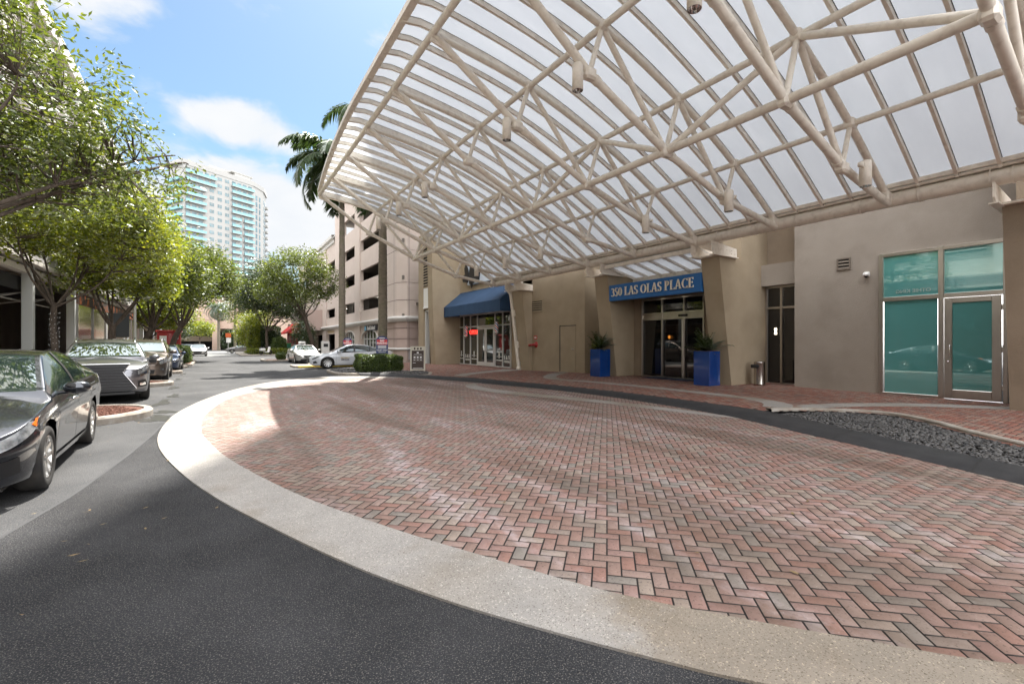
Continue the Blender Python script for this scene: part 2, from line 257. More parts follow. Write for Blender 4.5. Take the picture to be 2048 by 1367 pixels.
# ------------------------------------------------------------------ object helpers
def wloc(o):
    v = Vector((0, 0, 0))
    while o is not None: v += Vector(o.location); o = o.parent
    return v
def thing(name, label, cat, loc=(0, 0, 0), rz=0, group=None):
    o = bpy.data.objects.new(name, None); col.objects.link(o); o.location = loc; o.rotation_euler = (0, 0, rz); o.empty_display_size = .2
    return tag(o, label, cat, group)
def tag(o, label=None, cat=None, group=None, kind=None):
    if label: o['label'] = label
    if cat: o['category'] = cat
    if group: o['group'] = group
    if kind: o['kind'] = kind
    return o
class MB:
    def __init__(s): s.v = []; s.f = []; s.sm = []; s.mi = []; s.m = 0
    def add(s, vs, fs, smooth=False):
        b = len(s.v); s.v += [tuple(p) for p in vs]; s.f += [tuple(b+i for i in f) for f in fs]; s.sm += [smooth]*len(fs); s.mi += [s.m]*len(fs); return s
    def box(s, x0, x1, y0, y1, z0, z1):
        x0, x1 = min(x0, x1), max(x0, x1); y0, y1 = min(y0, y1), max(y0, y1); z0, z1 = min(z0, z1), max(z0, z1)
        return s.add([(x, y, z) for z in (z0, z1) for x, y in ((x0, y0), (x1, y0), (x1, y1), (x0, y1))],
                     [(3, 2, 1, 0), (4, 5, 6, 7), (0, 1, 5, 4), (1, 2, 6, 5), (2, 3, 7, 6), (3, 0, 4, 7)])
    def bbox(s, x0, x1, y0, y1, z0, z1, b=.01):
        # box with chamfered vertical and horizontal edges
        c = Vector(((x0+x1)/2, (y0+y1)/2, (z0+z1)/2)); h = Vector((abs(x1-x0)/2, abs(y1-y0)/2, abs(z1-z0)/2)); b = min(b, min(h)*.9)
        import itertools
        vs = []; idx = {}
        for sx, sy, sz in itertools.product((-1, 1), repeat=3):
            for ax in range(3):
                p = [sx*(h[0]-b), sy*(h[1]-b), sz*(h[2]-b)]; p[ax] = (sx, sy, sz)[ax]*h[ax]; idx[(sx, sy, sz, ax)] = len(vs); vs.append(c+Vector(p))
        fs = []
        for ax in range(3):
            o = [i for i in range(3) if i != ax]
            for sg in (-1, 1):
                q = []
                for a, bb in ((-1, -1), (1, -1), (1, 1), (-1, 1)):
                    k = [0, 0, 0]; k[ax] = sg; k[o[0]] = a; k[o[1]] = bb; q.append(idx[(*k, ax)])
                fs.append(tuple(q if (sg > 0) ^ (ax == 1) else q[::-1]))
        for ax in range(3):
            o = [i for i in range(3) if i != ax]
            for a in (-1, 1):
                for bb in (-1, 1):
                    k0 = [0, 0, 0]; k0[ax] = -1; k0[o[0]] = a; k0[o[1]] = bb; k1 = list(k0); k1[ax] = 1
                    q = (idx[(*k0, o[0])], idx[(*k1, o[0])], idx[(*k1, o[1])], idx[(*k0, o[1])]); fs.append(q if (a*bb > 0) ^ (ax == 1) else q[::-1])
        for sx, sy, sz in itertools.product((-1, 1), repeat=3):
            q = (idx[(sx, sy, sz, 0)], idx[(sx, sy, sz, 1)], idx[(sx, sy, sz, 2)]); fs.append(q if sx*sy*sz > 0 else q[::-1])
        return s.add(vs, fs)
    def tube(s, pts, r, n=12, cap=True, smooth=True):
        pts = [Vector(p) for p in pts]; rs = r if isinstance(r, (list, tuple)) else [r]*len(pts); vs = []; fs = []
        up = None
        for i, p in enumerate(pts):
            d = (pts[min(i+1, len(pts)-1)]-pts[max(i-1, 0)]).normalized()
            if up is None: up = Vector((0, 0, 1)) if abs(d.z) < .9 else Vector((1, 0, 0))
            a = d.cross(up).normalized(); b = a.cross(d).normalized(); up = b
            for k in range(n): t = 2*PI*k/n; vs.append(p+(a*math.cos(t)+b*math.sin(t))*rs[i])
        for i in range(len(pts)-1):
            for k in range(n): q = i*n; fs.append((q+k, q+(k+1) % n, q+n+(k+1) % n, q+n+k))
        s.add(vs, fs, smooth)
        if cap: s.add(vs[:n], [tuple(range(n))[::-1]]); s.add(vs[-n:], [tuple(range(n))])
        return s
    def bar(s, p0, p1, w, h, up=(0, 0, 1)):
        p0 = Vector(p0); p1 = Vector(p1); d = (p1-p0).normalized(); up = Vector(up); a = d.cross(up).normalized()*w/2; b = a.cross(d).normalized()*h/2
        vs = [p+q for p in (p0, p1) for q in (-a-b, a-b, a+b, -a+b)]
        return s.add(vs, [(0, 1, 2, 3), (7, 6, 5, 4), (0, 4, 5, 1), (1, 5, 6, 2), (2, 6, 7, 3), (3, 7, 4, 0)])
    def lathe(s, prof, c=(0, 0, 0), n=24, axis='z', smooth=True):
        vs = []; fs = []
        for r, z in prof:
            for k in range(n):
                t = 2*PI*k/n; p = (r*math.cos(t), r*math.sin(t), z)
                if axis == 'y': p = (p[0], p[2], p[1])
                if axis == 'x': p = (p[2], p[0], p[1])
                vs.append((p[0]+c[0], p[1]+c[1], p[2]+c[2]))
        for i in range(len(prof)-1):
            for k in range(n): q = i*n; fs.append((q+k, q+(k+1) % n, q+n+(k+1) % n, q+n+k))
        return s.add(vs, fs, smooth)
    def prism(s, poly, z0, z1, axis='z'):
        # polygon (2D) swept along an axis; axis x: poly is (y,z); axis y: poly is (x,z)
        n = len(poly)
        def P(a, b, h): return (a, b, h) if axis == 'z' else ((h, a, b) if axis == 'x' else (a, h, b))
        vs = [P(a, b, z0) for a, b in poly]+[P(a, b, z1) for a, b in poly]
        return s.add(vs, [tuple(range(n))[::-1], tuple(range(n, 2*n))]+[(i, (i+1) % n, n+(i+1) % n, n+i) for i in range(n)])
    def grid(s, rows, smooth=True, flip=False):
        nr, nc = len(rows), len(rows[0]); fs = []
        for i in range(nr-1):
            for j in range(nc-1):
                q = (i*nc+j, i*nc+j+1, (i+1)*nc+j+1, (i+1)*nc+j); fs.append(q[::-1] if flip else q)
        return s.add([p for r in rows for p in r], fs, smooth)
    def sphere(s, c, r, n=12, m=8):
        r = r if isinstance(r, (tuple, list)) else (r, r, r); rows = []
        for i in range(m+1):
            a = PI*i/m; rows.append([(c[0]+r[0]*math.sin(a)*math.cos(2*PI*k/n), c[1]+r[1]*math.sin(a)*math.sin(2*PI*k/n), c[2]+r[2]*math.cos(a)) for k in range(n+1)])
        return s.grid(rows)
    def build(s, name, m, parent=None, local=False, kind=None, recalc=True):
        me = bpy.data.meshes.new(name)
        off = Vector((0, 0, 0)) if (parent is None or local) else wloc(parent)
        me.from_pydata([(p[0]-off.x, p[1]-off.y, p[2]-off.z) for p in s.v], [], s.f)
        for mm in (m if isinstance(m, (list, tuple)) else [m]): me.materials.append(mm)
        me.polygons.foreach_set('use_smooth', s.sm); me.polygons.foreach_set('material_index', s.mi)
        if recalc:
            import bmesh
            bm = bmesh.new(); bm.from_mesh(me); bmesh.ops.recalc_face_normals(bm, faces=bm.faces); bm.to_mesh(me); bm.free()
        me.update()
        o = bpy.data.objects.new(name, me); col.objects.link(o); o.parent = parent
        if kind: o['kind'] = kind
        return o
def npmesh(name, V, F, m, parent=None, kind=None, mi=None, m2=None):
    me = bpy.data.meshes.new(name); nv, nf = len(V), len(F); k = F.shape[1]
    me.vertices.add(nv); me.vertices.foreach_set('co', np.asarray(V, np.float32).ravel())
    me.loops.add(nf*k); me.loops.foreach_set('vertex_index', F.astype(np.int32).ravel())
    me.polygons.add(nf); me.polygons.foreach_set('loop_start', np.arange(nf, dtype=np.int32)*k); me.polygons.foreach_set('loop_total', np.full(nf, k, np.int32))
    me.materials.append(m)
    if m2: me.materials.append(m2); me.polygons.foreach_set('material_index', mi)
    me.update(calc_edges=True); me.validate()
    o = bpy.data.objects.new(name, me); col.objects.link(o); o.parent = parent
    if kind: o['kind'] = kind
    return o
def copy_tree(o, parent=None):
    c = o.copy(); col.objects.link(c); c.parent = parent
    for ch in list(o.children): copy_tree(ch, c)
    return c
def cr(pts, n=8, closed=False):
    # Catmull-Rom through 2D/3D points
    P = [np.array(p, float) for p in pts]; out = []
    m = len(P)
    for i in range(m if closed else m-1):
        if closed: a, b, c, d = P[(i-1) % m], P[i], P[(i+1) % m], P[(i+2) % m]
        else: a, b, c, d = P[max(i-1, 0)], P[i], P[i+1], P[min(i+2, m-1)]
        for k in range(n):
            t = k/n; out.append(.5*((2*b)+(-a+c)*t+(2*a-5*b+4*c-d)*t*t+(-a+3*b-3*c+d)*t**3))
    if not closed: out.append(P[-1])
    return [tuple(p) for p in out]
def resample(pts, n):
    P = np.array(pts); d = np.r_[0, np.cumsum(np.linalg.norm(np.diff(P, axis=0), axis=1))]; t = np.linspace(0, d[-1], n)
    return np.stack([np.interp(t, d, P[:, i]) for i in range(P.shape[1])], 1)
def inpoly(px, py, poly):
    poly = np.array(poly); x, y = poly[:, 0], poly[:, 1]; inside = np.zeros(px.shape, bool); j = len(poly)-1
    for i in range(len(poly)):
        c = ((y[i] > py) != (y[j] > py)) & (px < (x[j]-x[i])*(py-y[i])/(y[j]-y[i]+1e-12)+x[i]); inside ^= c; j = i
    return inside
def text_mesh(s, size, ext=.01, align='CENTER', bold=0):
    cu = bpy.data.curves.new('t', 'FONT'); cu.body = s; cu.size = size; cu.extrude = ext; cu.align_x = align; cu.align_y = 'CENTER'; cu.offset = bold
    o = bpy.data.objects.new('t', cu); col.objects.link(o)
    dg = bpy.context.evaluated_depsgraph_get(); me = bpy.data.meshes.new_from_object(o.evaluated_get(dg)); bpy.data.objects.remove(o); bpy.data.curves.remove(cu)
    return me
def text_obj(name, s, size, m, parent, loc, face='-x', ext=.01, bold=0, sx=1):
    me = text_mesh(s, size, ext, bold=bold); me.name = name
    me.materials.clear(); me.materials.append(m)
    # local text x axis -> world; faces looking towards -X read along -Y
    if face == '-x': A = Matrix(((0, 0, -1), (-sx, 0, 0), (0, 1, 0)))
    elif face == '-y': A = Matrix(((sx, 0, 0), (0, 0, -1), (0, 1, 0)))
    elif face == 'up': A = Matrix(((0, -1, 0), (-sx, 0, 0), (0, 0, -1)))
    me.transform(A.to_4x4()); me.update()
    o = bpy.data.objects.new(name, me); col.objects.link(o); o.parent = parent
    o.location = Vector(loc)-(wloc(parent) if parent else Vector((0, 0, 0)))
    return o

# ================================================================== GROUND
def sheet(name, poly, z, m, hole=None):
    b = MB(); b.add([(x, y, z if not callable(z) else z(x, y)) for x, y in poly], [tuple(range(len(poly)))]); o = b.build(name, m, kind='structure', recalc=False)
    if o.data.polygons[0].normal.z < 0: o.data.flip_normals()
    return o
sheet('ground', [(-700, -300), (700, -300), (700, 900), (-700, 900)], -.012, asphalt)
def zs(x, y): return np.interp(y, [0, 5, 9, 16, 20, 30, 40], [.085, .12, .14, .16, .075, .09, .07])
OUT = cr([(5.62, 21.45), (4.3, 21.75), (3.0, 21.2), (1.75, 19.9), (.98, 18.5), (.3, 16.7), (-.28, 14.55), (-.70, 12.1), (-.79, 9.9), (-.68, 8.3), (-.35, 6.6), (0, 5.3), (.36, 4.25), (.76, 3.2), (1.13, 2.43), (1.46, 1.88), (1.75, 1.44), (2.04, 1.05), (2.9, .1), (4.2, -1.1), (6, -2.2)], 8)
INN = cr([(7.1, 19.2), (5.2, 20.0), (3.9, 19.6), (2.63, 18.4), (1.55, 17.2), (.86, 15.9), (.28, 14.3), (-.03, 12.6), (-.2, 10.9), (-.19, 9.4), (-.06, 8.2), (.2, 6.75), (.68, 4.97), (1.2, 3.62), (1.62, 2.72), (1.96, 2.03), (2.28, 1.55), (2.7, 1.0), (3.15, .47), (4.2, -.4), (6, -1.4)], 8)
KB = cr([(5.62, 21.45), (6.6, 20.3), (7.53, 18.3), (8.25, 16.0), (8.66, 14.0), (9.1, 12.0), (9.3, 10.2), (9.3, 8.4), (9.08, 6.4), (8.75, 5.0), (8.25, 3.75), (7.71, 2.3), (7.18, 1.06), (6.5, -.3), (6, -1.4)], 8)
KT = cr([(5.62, 21.75), (6.75, 20.65), (7.7, 18.6), (8.42, 16.2), (8.85, 14.1), (9.3, 12.1), (9.55, 10.2), (9.62, 8.4), (9.6, 6.5), (9.5, 5.1), (9.3, 4.2), (8.95, 3.2), (8.6, 2.5), (8.0, 1.2), (7.4, 0), (6.8, -1.4)], 8)
OUT = resample(OUT, 160); INN = resample(INN, 160); KBr = resample(KB, 160); KTr = resample(KT, 160)
drive_poly = [tuple(p+(q-p)*.3) for p, q in zip(INN, OUT)]+[tuple(p+(q-p)*.35) for p, q in zip(KBr[::-1], KTr[::-1])]
# bedding below the pavers, then each paver of the herringbone as real geometry with open joints
def bed(name, poly, z):
    return sheet(name, poly, z, mat('joint_sand', (.035, .03, .028), .95))
def pavers(name, poly, zfun, m, ang=45, L=.188, gap=.0068, excl=None):
    P = np.array(poly); e1 = np.array([math.sin(R(ang)), math.cos(R(ang))]); e2 = np.array([math.cos(R(ang)), -math.sin(R(ang))]); b = L/2
    c = np.array([[P[:, 0].min(), P[:, 1].min()], [P[:, 0].max(), P[:, 1].min()], [P[:, 0].min(), P[:, 1].max()], [P[:, 0].max(), P[:, 1].max()]])
    I = (c @ e1)/b; J = (c @ e2)/b
    i, j = np.meshgrid(np.arange(int(I.min())-2, int(I.max())+3), np.arange(int(J.min())-2, int(J.max())+3)); i = i.ravel(); j = j.ravel(); md = (i-j) % 4
    h = md == 0; v = md == 3
    i0 = np.r_[i[h], i[v]].astype(float); j0 = np.r_[j[h], j[v]].astype(float); w = np.r_[np.full(h.sum(), 2.), np.full(v.sum(), 1.)]; d = 3-w
    cx = (i0+w/2)*b; cy = (j0+d/2)*b; wx = cx*e1[0]+cy*e2[0]; wy = cx*e1[1]+cy*e2[1]
    k = inpoly(wx, wy, poly) 
    if excl: k &= ~inpoly(wx, wy, excl)
    # keep the ones that straddle the border as well: the concrete band overlaps them
    i0, j0, w, d, wx, wy, cx, cy = [a[k] for a in (i0, j0, w, d, wx, wy, cx, cy)]; n = len(i0)
    g = gap/2/b; ch = .0024/b
    def ring(ins, dz):
        xs = np.stack([i0+ins, i0+w-ins, i0+w-ins, i0+ins], 1)*b; ys = np.stack([j0+ins, j0+ins, j0+d-ins, j0+d-ins], 1)*b
        X = xs*e1[0]+ys*e2[0]; Y = xs*e1[1]+ys*e2[1]; r = np.random.default_rng(5); jit = r.normal(0, .0006, (n, 1))
        return np.stack([X, Y, zfun(X, Y)+dz+jit], 2)
    V = np.concatenate([ring(g+ch, 0), ring(g, -.0025), ring(g, -.014)], 1).reshape(-1, 3)
    base = np.arange(n)[:, None, None]*12
    F = np.array([[3, 2, 1, 0]]+[[a, (a+1) % 4, 4+(a+1) % 4, 4+a] for a in range(4)]+[[4+a, 4+(a+1) % 4, 8+(a+1) % 4, 8+a] for a in range(4)])
    F = (base+F[None]).reshape(-1, 4)
    return npmesh(name, V, F, m, kind='structure', mi=np.tile(np.array([0]+[1]*8, np.int32), n), m2=mat('joint_dirt', (.04, .034, .03), .95))
zflat = lambda x, y: np.zeros_like(x)
bed('drive_bedding', [tuple(p) for p in OUT]+[tuple(p) for p in KBr[::-1]], -.009)
o = pavers('drive_pavement', drive_poly, lambda x, y: np.zeros_like(x)+.002, brick_d)
def strip(name, A, B, za, zb, m, kind='structure', thick=None):
    b = MB(); n = len(A)
    rows = [[(A[i][0], A[i][1], za(A[i]) if callable(za) else za), (B[i][0], B[i][1], zb(B[i]) if callable(zb) else zb)] for i in range(n)]
    b.grid(rows, smooth=False)
    if thick: b.grid([[(A[i][0], A[i][1], za-thick), (A[i][0], A[i][1], za)] for i in range(n)], smooth=False)
    o = b.build(name, m, kind=kind, recalc=False)
    if sum(p.normal.z*p.area for p in o.data.polygons) < 0: o.data.flip_normals()
    return o
strip('concrete_band', OUT, INN, .006, .006, conc, thick=.03)
# curved concrete inlay inside the drive
wglass = glass_tint('tinted_car_glass', (.006, .008, .009), .05, gcol=(.8, .9, .95))
IA = resample(cr([(8.45, 15.1), (7.75, 14.9), (7.22, 13.8), (7.15, 12.6), (7.35, 11.3), (7.8, 9.7), (8.15, 8.45), (8.42, 6.9), (8.62, 5.6), (8.85, 4.9)], 8), 70)
IB = resample(cr([(8.5, 15.0), (8.05, 14.75), (7.75, 13.8), (7.72, 12.6), (7.9, 11.4), (8.3, 9.9), (8.6, 8.5), (8.82, 7.0), (8.90, 5.7), (8.86, 4.95)], 8), 70)
strip('concrete_inlay', IA, IB, .007, .007, conc)
# black kerb: rounded nose, painted black, laid as a ribbon
b = MB(); rows = []
for i in range(160):
    a, t = KBr[i], KTr[i]; f = float(np.interp(t[1], [3.3, 5.2, 9], [.22, .85, 1])); zt = .115*f+.02
    wid = (t-a); rows.append([(a[0]-wid[0]*.02, a[1]-wid[1]*.02, -.01), (a[0], a[1], .006)]+[(a[0]+wid[0]*u, a[1]+wid[1]*u, .006+(zt)*s) for u, s in ((.08, .12), (.2, .55), (.34, .82), (.5, .95), (.75, 1), (1, 1.0))])
b.grid(rows); b.build('black_kerb', blackasph, kind='structure')
b = MB()
for i in range(6, 156, 12):
    a, t = KBr[i], KTr[i]; d = (t-a)/np.linalg.norm(t-a); nrm = np.array([-d[1], d[0]])
    f = float(np.interp(t[1], [3.5, 7, 10], [.25, .7, 1])); zt = .115*f+.022
    b.add([(*(a+nrm*.008*s1+(t-a)*u), .008+zt*h+.003) for s1 in (-1, 1) for u, h in ((.02, .0), (.2, .55), (.5, .95), (1, 1.0))], [(0, 1, 5, 4), (1, 2, 6, 5), (2, 3, 7, 6)])
b.build('kerb_joints', rubber, kind='structure')
# sidewalk in front of the hotel
REDGE = cr([(9.48, 5.0), (9.95, 4.75), (10.6, 4.3), (11.08, 3.5), (10.62, 2.72), (9.92, 2.1), (9.22, 1.3), (8.78, .55), (8.35, -.5), (7.6, -1.6)], 6)
side_poly = [tuple(p) for p in KTr if p[1] > 5.05]+REDGE+[(7.0, -6), (30, -6), (30, 28.5), (12.6, 28.5), (12.6, 33), (8.5, 33), (8.3, 27.4), (8.3, 25.9), (7.7, 24.6), (6.6, 23.4)]
def zside(x, y): return zs(x, y)
b = MB(); xs = np.arange(5, 21.01, .5); ys = np.arange(-6, 34.01, .5)
V = [(x, y, float(zs(x, y))-.012) for y in ys for x in xs]; nx = len(xs); F = []
PX, PY = np.meshgrid(xs[:-1]+.25, ys[:-1]+.25); ins = inpoly(PX, PY, side_poly)
kt = sorted([tuple(p) for p in KTr], key=lambda p: p[1])
bedp = [(x, y) for x, y in side_poly]
sb = sheet('sidewalk', bedp, -.0, mat('joint_sand', (.035, .03, .028), .95))
import bmesh
bm = bmesh.new(); bm.from_mesh(sb.data)
for y in np.arange(-5, 33, 1.0): bmesh.ops.bisect_plane(bm, geom=bm.faces[:]+bm.edges[:]+bm.verts[:], plane_co=(0, y, 0), plane_no=(0, 1, 0))
for v in bm.verts: v.co.z = float(zs(v.co.x, v.co.y))-.008
bm.to_mesh(sb.data); bm.free()
ROCK = cr([(9.48, 5.0), (9.95, 4.75), (10.6, 4.25), (11.05, 3.5), (10.6, 2.75), (9.9, 2.15), (9.2, 1.35), (8.75, .6), (8.3, -.4), (7.9, -1.2), (6.75, -1.4), (7.35, .0), (7.95, 1.2), (8.55, 2.5), (8.9, 3.2), (9.25, 4.2)], 6, True)
pavers('sidewalk_pavement', [(6.0, -4), *[tuple(p) for p in KTr[::-1]], (6.6, 23.4), (7.9, 24.9), (8.3, 26), (8.3, 33), (12.6, 33), (12.6, 28.6), (14.5, 28.6), (14.5, 20.5), (14.4, 20), (14.4, 14.2), (15.3, 14.2), (15.3, 9.1), (16.4, 9.1), (16.4, 7.2), (15.6, 7.2), (15.6, -4)], lambda x, y: zs(x, y), brick_s, ang=0, excl=ROCK)
zb = lambda p: float(zs(p[0], p[1]))+.005
for A, B in [
    ([(10.05, 5.35), (10.6, 5.6), (11.0, 6.3), (11.1, 8), (11.1, 10), (10.9, 12.0), (10.6, 13.4), (10.9, 14.4), (12.0, 15.6), (13.3, 16.6), (14.1, 17.2)],
     [(10.3, 4.85), (11.0, 5.2), (11.45, 6.3), (11.55, 8), (11.55, 10), (11.4, 12.0), (11.1, 13.3), (11.35, 14.1), (12.2, 15.1), (13.4, 16.0), (14.1, 16.6)]),
    ([(10.55, 4.62), (11.2, 4.45), (12.2, 4.0), (13.2, 3.3), (14.2, 2.2), (15, 1)], [(10.8, 5.0), (11.4, 4.9), (12.5, 4.45), (13.6, 3.7), (14.6, 2.5), (15.4, 1.2)]),
    ([(8.75, 16.9), (9.8, 18.1), (11.2, 19.2), (12.9, 19.9), (14.1, 20.4)], [(8.5, 17.6), (9.5, 18.8), (10.9, 19.9), (12.6, 20.8), (13.5, 21.6)]),
    ([(6.6, 22.9), (7.6, 22.3), (8.6, 22.0)], [(6.9, 23.3), (7.8, 22.75), (8.8, 22.45)])]:
    strip('concrete_inlay', resample(cr(A, 6), 40), resample(cr(B, 6), 40), zb, zb, conc)
ktx = lambda y: float(np.interp(y, KTr[::-1, 1], KTr[::-1, 0]))
rockz = lambda x, y: .028+.05*min(1, max(0, (x-ktx(y))/1.1))
sheet('stone_bed_soil', ROCK, lambda x, y: .022, mat('soil', (.03, .026, .022), .95))
def stones(name, poly, n, z, r0, r1, m, seed=3, ph=.5):
    r = np.random.default_rng(seed); P = np.array(poly); out = []
    lo, hi = P.min(0), P.max(0); cnt = 0
    t = (1+5**.5)/2; ico = np.array([(-1, t, 0), (1, t, 0), (-1, -t, 0), (1, -t, 0), (0, -1, t), (0, 1, t), (0, -1, -t), (0, 1, -t), (t, 0, -1), (t, 0, 1), (-t, 0, -1), (-t, 0, 1)]); ico /= np.linalg.norm(ico[0])
    fi = np.array([(0, 11, 5), (0, 5, 1), (0, 1, 7), (0, 7, 10), (0, 10, 11), (1, 5, 9), (5, 11, 4), (11, 10, 2), (10, 7, 6), (7, 1, 8), (3, 9, 4), (3, 4, 2), (3, 2, 6), (3, 6, 8), (3, 8, 9), (4, 9, 5), (2, 4, 11), (6, 2, 10), (8, 6, 7), (9, 8, 1)])
    X = r.uniform(lo[0], hi[0], n*4); Y = r.uniform(lo[1], hi[1], n*4); k = inpoly(X, Y, poly); X, Y = X[k][:n], Y[k][:n]; n = len(X)
    V = []; F = []
    for i in range(n):
        s = r.uniform(r0, r1); sc = np.array([s*r.uniform(.9, 1.5), s*r.uniform(.7, 1.1), s*r.uniform(.4, .7)]); a = r.uniform(0, 6.3); q = ico*sc*r.uniform(.85, 1.15, (12, 1)); tl = r.normal(0, .25)
        q = np.stack([q[:, 0]*math.cos(a)-q[:, 1]*math.sin(a), q[:, 0]*math.sin(a)+q[:, 1]*math.cos(a), q[:, 2]+q[:, 0]*tl], 1)
        V.append(q+[X[i], Y[i], z(X[i], Y[i])+sc[2]*ph]); F.append(fi+12*i)
    o = npmesh(name, np.concatenate(V), np.concatenate(F), m, kind='stuff'); o.data.polygons.foreach_set('use_smooth', [True]*len(o.data.polygons)); return o
sm = bpy.data.materials.new('river_stones'); sm.use_nodes = True; nt = sm.node_tree; bs = nt.nodes['Principled BSDF']; bs.inputs['Roughness'].default_value = .55
g_ = N(nt, 'NewGeometry'); rp = N(nt, 'ValToRGB'); rp.color_ramp.elements[0].color = (.02, .02, .022, 1); rp.color_ramp.elements[1].color = (.12, .115, .11, 1); nt.links.new(g_.outputs['Random Per Island'], rp.inputs[0]); nt.links.new(rp.outputs[0], bs.inputs['Base Color'])
so = stones('river_stones', ROCK, 6500, rockz, .017, .034, sm, ph=.35)
tag(so, 'dark grey river pebbles filling the curved bed beside the black kerb', 'pebbles')
edge = cr([(9.6, 4.9), (9.98, 4.74), (10.6, 4.3), (11.08, 3.5), (10.62, 2.72), (9.92, 2.1), (9.22, 1.3), (8.78, .55), (8.35, -.5)], 8); E1 = resample(edge, 60)
E2 = []
for i, p in enumerate(E1):
    d = E1[min(i+1, 59)]-E1[max(i-1, 0)]; d /= np.linalg.norm(d); E2.append(p+np.array([-d[1], d[0]])*.16)
E2 = np.array(E2); b = MB(); b.grid([[(*p, float(zs(*p))-.02), (*p, float(zs(*p))+.03), (*(p*.9+q*.1), float(zs(*p))+.045), (*(p*.2+q*.8), float(zs(*p))+.045), (*q, float(zs(*q))+.02), (*q, float(zs(*q))-.02)] for p, q in zip(E1, E2)], smooth=False)
b.build('stone_bed_edging', kerbm, kind='structure')
# far concrete apron, asphalt patches and seams
SEAM = [(-3.0, -4), (-2.35, 1.0), (-1.9, 2.9), (-1.52, 4.6), (-1.2, 6.2), (-1.0, 8.0), (-.88, 9.6), (-.84, 10.6)]
dk = [tuple(p) for p in resample(cr(SEAM, 6), 40)]
sheet('coarse_asphalt_strip', dk+[tuple(p) for p in OUT if p[1] < 10.4]+[(6, -4)], -.0085, asphalt_new)
strip('road_seam', resample(SEAM, 60), resample([(a+.03, c) for a, c in SEAM], 60), -.007, -.007, mat('seam', (.045, .045, .047), .9))
puddle = mat('wet_asphalt', (.018, .017, .016), .35, c2=(.05, .048, .045), scale=6)
b = MB()
for (px, py, sx, sy, a) in [(-.98, 11.6, .28, .5, .1), (-1.15, 14.6, .13, .8, -.1), (-1.0, 16.4, .12, .5, 0), (-1.2, 19.4, .12, .6, 0), (-1.3, 24, .1, .7, 0), (-1.35, 28, .1, .9, 0), (-.9, 12.6, .2, .3, .5)]:
    ps = []
    for k in range(22):
        t = 2*PI*k/22; rr = 1+.32*math.sin(3*t+px*9)+.22*math.sin(5*t+py)+random.uniform(-.12, .12); ps.append((px+sx*rr*math.cos(t)*math.cos(a)-sy*rr*math.sin(t)*math.sin(a), py+sx*rr*math.cos(t)*math.sin(a)+sy*rr*math.sin(t)*math.cos(a), -.006))
    b.add(ps, [tuple(range(22))])
b.build('damp_gutter_stains', puddle, kind='structure')
b = MB()
for A, w in [([(1.2, 33), (1.6, 29), (2.6, 26), (2.9, 24.3)], .035), ([(1.1, 41), (1.5, 36), (1.9, 33.4)], .05), ([(1.1, 41), (2.9, 39.5)], .05), ([(-.6, 70), (5, 68)], .1)]:
    A = resample(cr([tuple(p) for p in A], 6), 24)
    b.grid([[(p[0]-w, p[1], -.006), (p[0]+w, p[1]+w, -.006)] for p in A], smooth=False)
b.build('tar_seams', mat('tar', (.02, .02, .02), .5), kind='structure')
sheet('far_road', [(-12, 64), (30, 60), (40, 105), (-30, 105)], -.004, mat('pale_asphalt', (.15, .15, .148), .9, c2=(.18, .18, .175), scale=1))

# left sidewalk, parking islands
b = MB(); b.box(-30, -4.1, -10, 92, -.05, .14); b.build('left_sidewalk', mat('sidewalk_concrete', (.22, .19, .17), .9, c2=(.27, .24, .21), scale=2), kind='structure')
b = MB(); b.bbox(-4.1, -3.95, -10, 92, -.05, .145, .02); b.build('left_kerb', kerbm, kind='structure')
def island(x0, x1, y0, y1, name='parking_island', r=None, hedge=False, infill=mulch):
    r = r or (y1-y0)/2
    def outline(ins):
        pts = [(x0, y0+ins)]
        cy0, cy1 = y0+r, y1-r
        for k in range(13): t = -PI/2+PI/2*k/12; pts.append((x1-r+(r-ins)*math.cos(t), cy0+(r-ins)*math.sin(t)))
        for k in range(13): t = PI/2*k/12; pts.append((x1-r+(r-ins)*math.cos(t), cy1+(r-ins)*math.sin(t)))
        pts.append((x0, y1-ins)); return pts
    b = MB(); a0, a1, a2, a3 = outline(-.01), outline(.02), outline(.14), outline(.15)
    b.grid([[(*a0[i], -.02), (*a0[i], .10), (*a1[i], .135), (*a2[i], .14), (*a3[i], .11), (*a3[i], .02)] for i in range(len(a0))], smooth=False)
    root = b.build(name, kerbm, kind='structure')
    b = MB(); o = outline(.14); b.add([(*p, .112) for p in o], [tuple(range(len(o)))]); b.build('planting_bed', infill, parent=root)
    return root
island(-4.0, -1.12, 11.05, 13.6); island(-4.0, -1.28, 20.0, 21.7); island(-4.0, -1.4, 28.1, 29.5); island(-4, -1.45, 34.3, 35.6)
island(-4.0, -1.3, 37, 47, r=1.2)
stones('mulch_chips', [(-4, 11.3), (-1.9, 11.3), (-1.35, 12.3), (-1.9, 13.4), (-4, 13.4)], 3000, lambda x, y: .112, .012, .026, mulch, 9)
stones('mulch_chips', [(-4, 20.2), (-1.9, 20.2), (-1.5, 20.8), (-1.9, 21.5), (-4, 21.5)], 1200, lambda x, y: .112, .014, .03, mulch, 10)
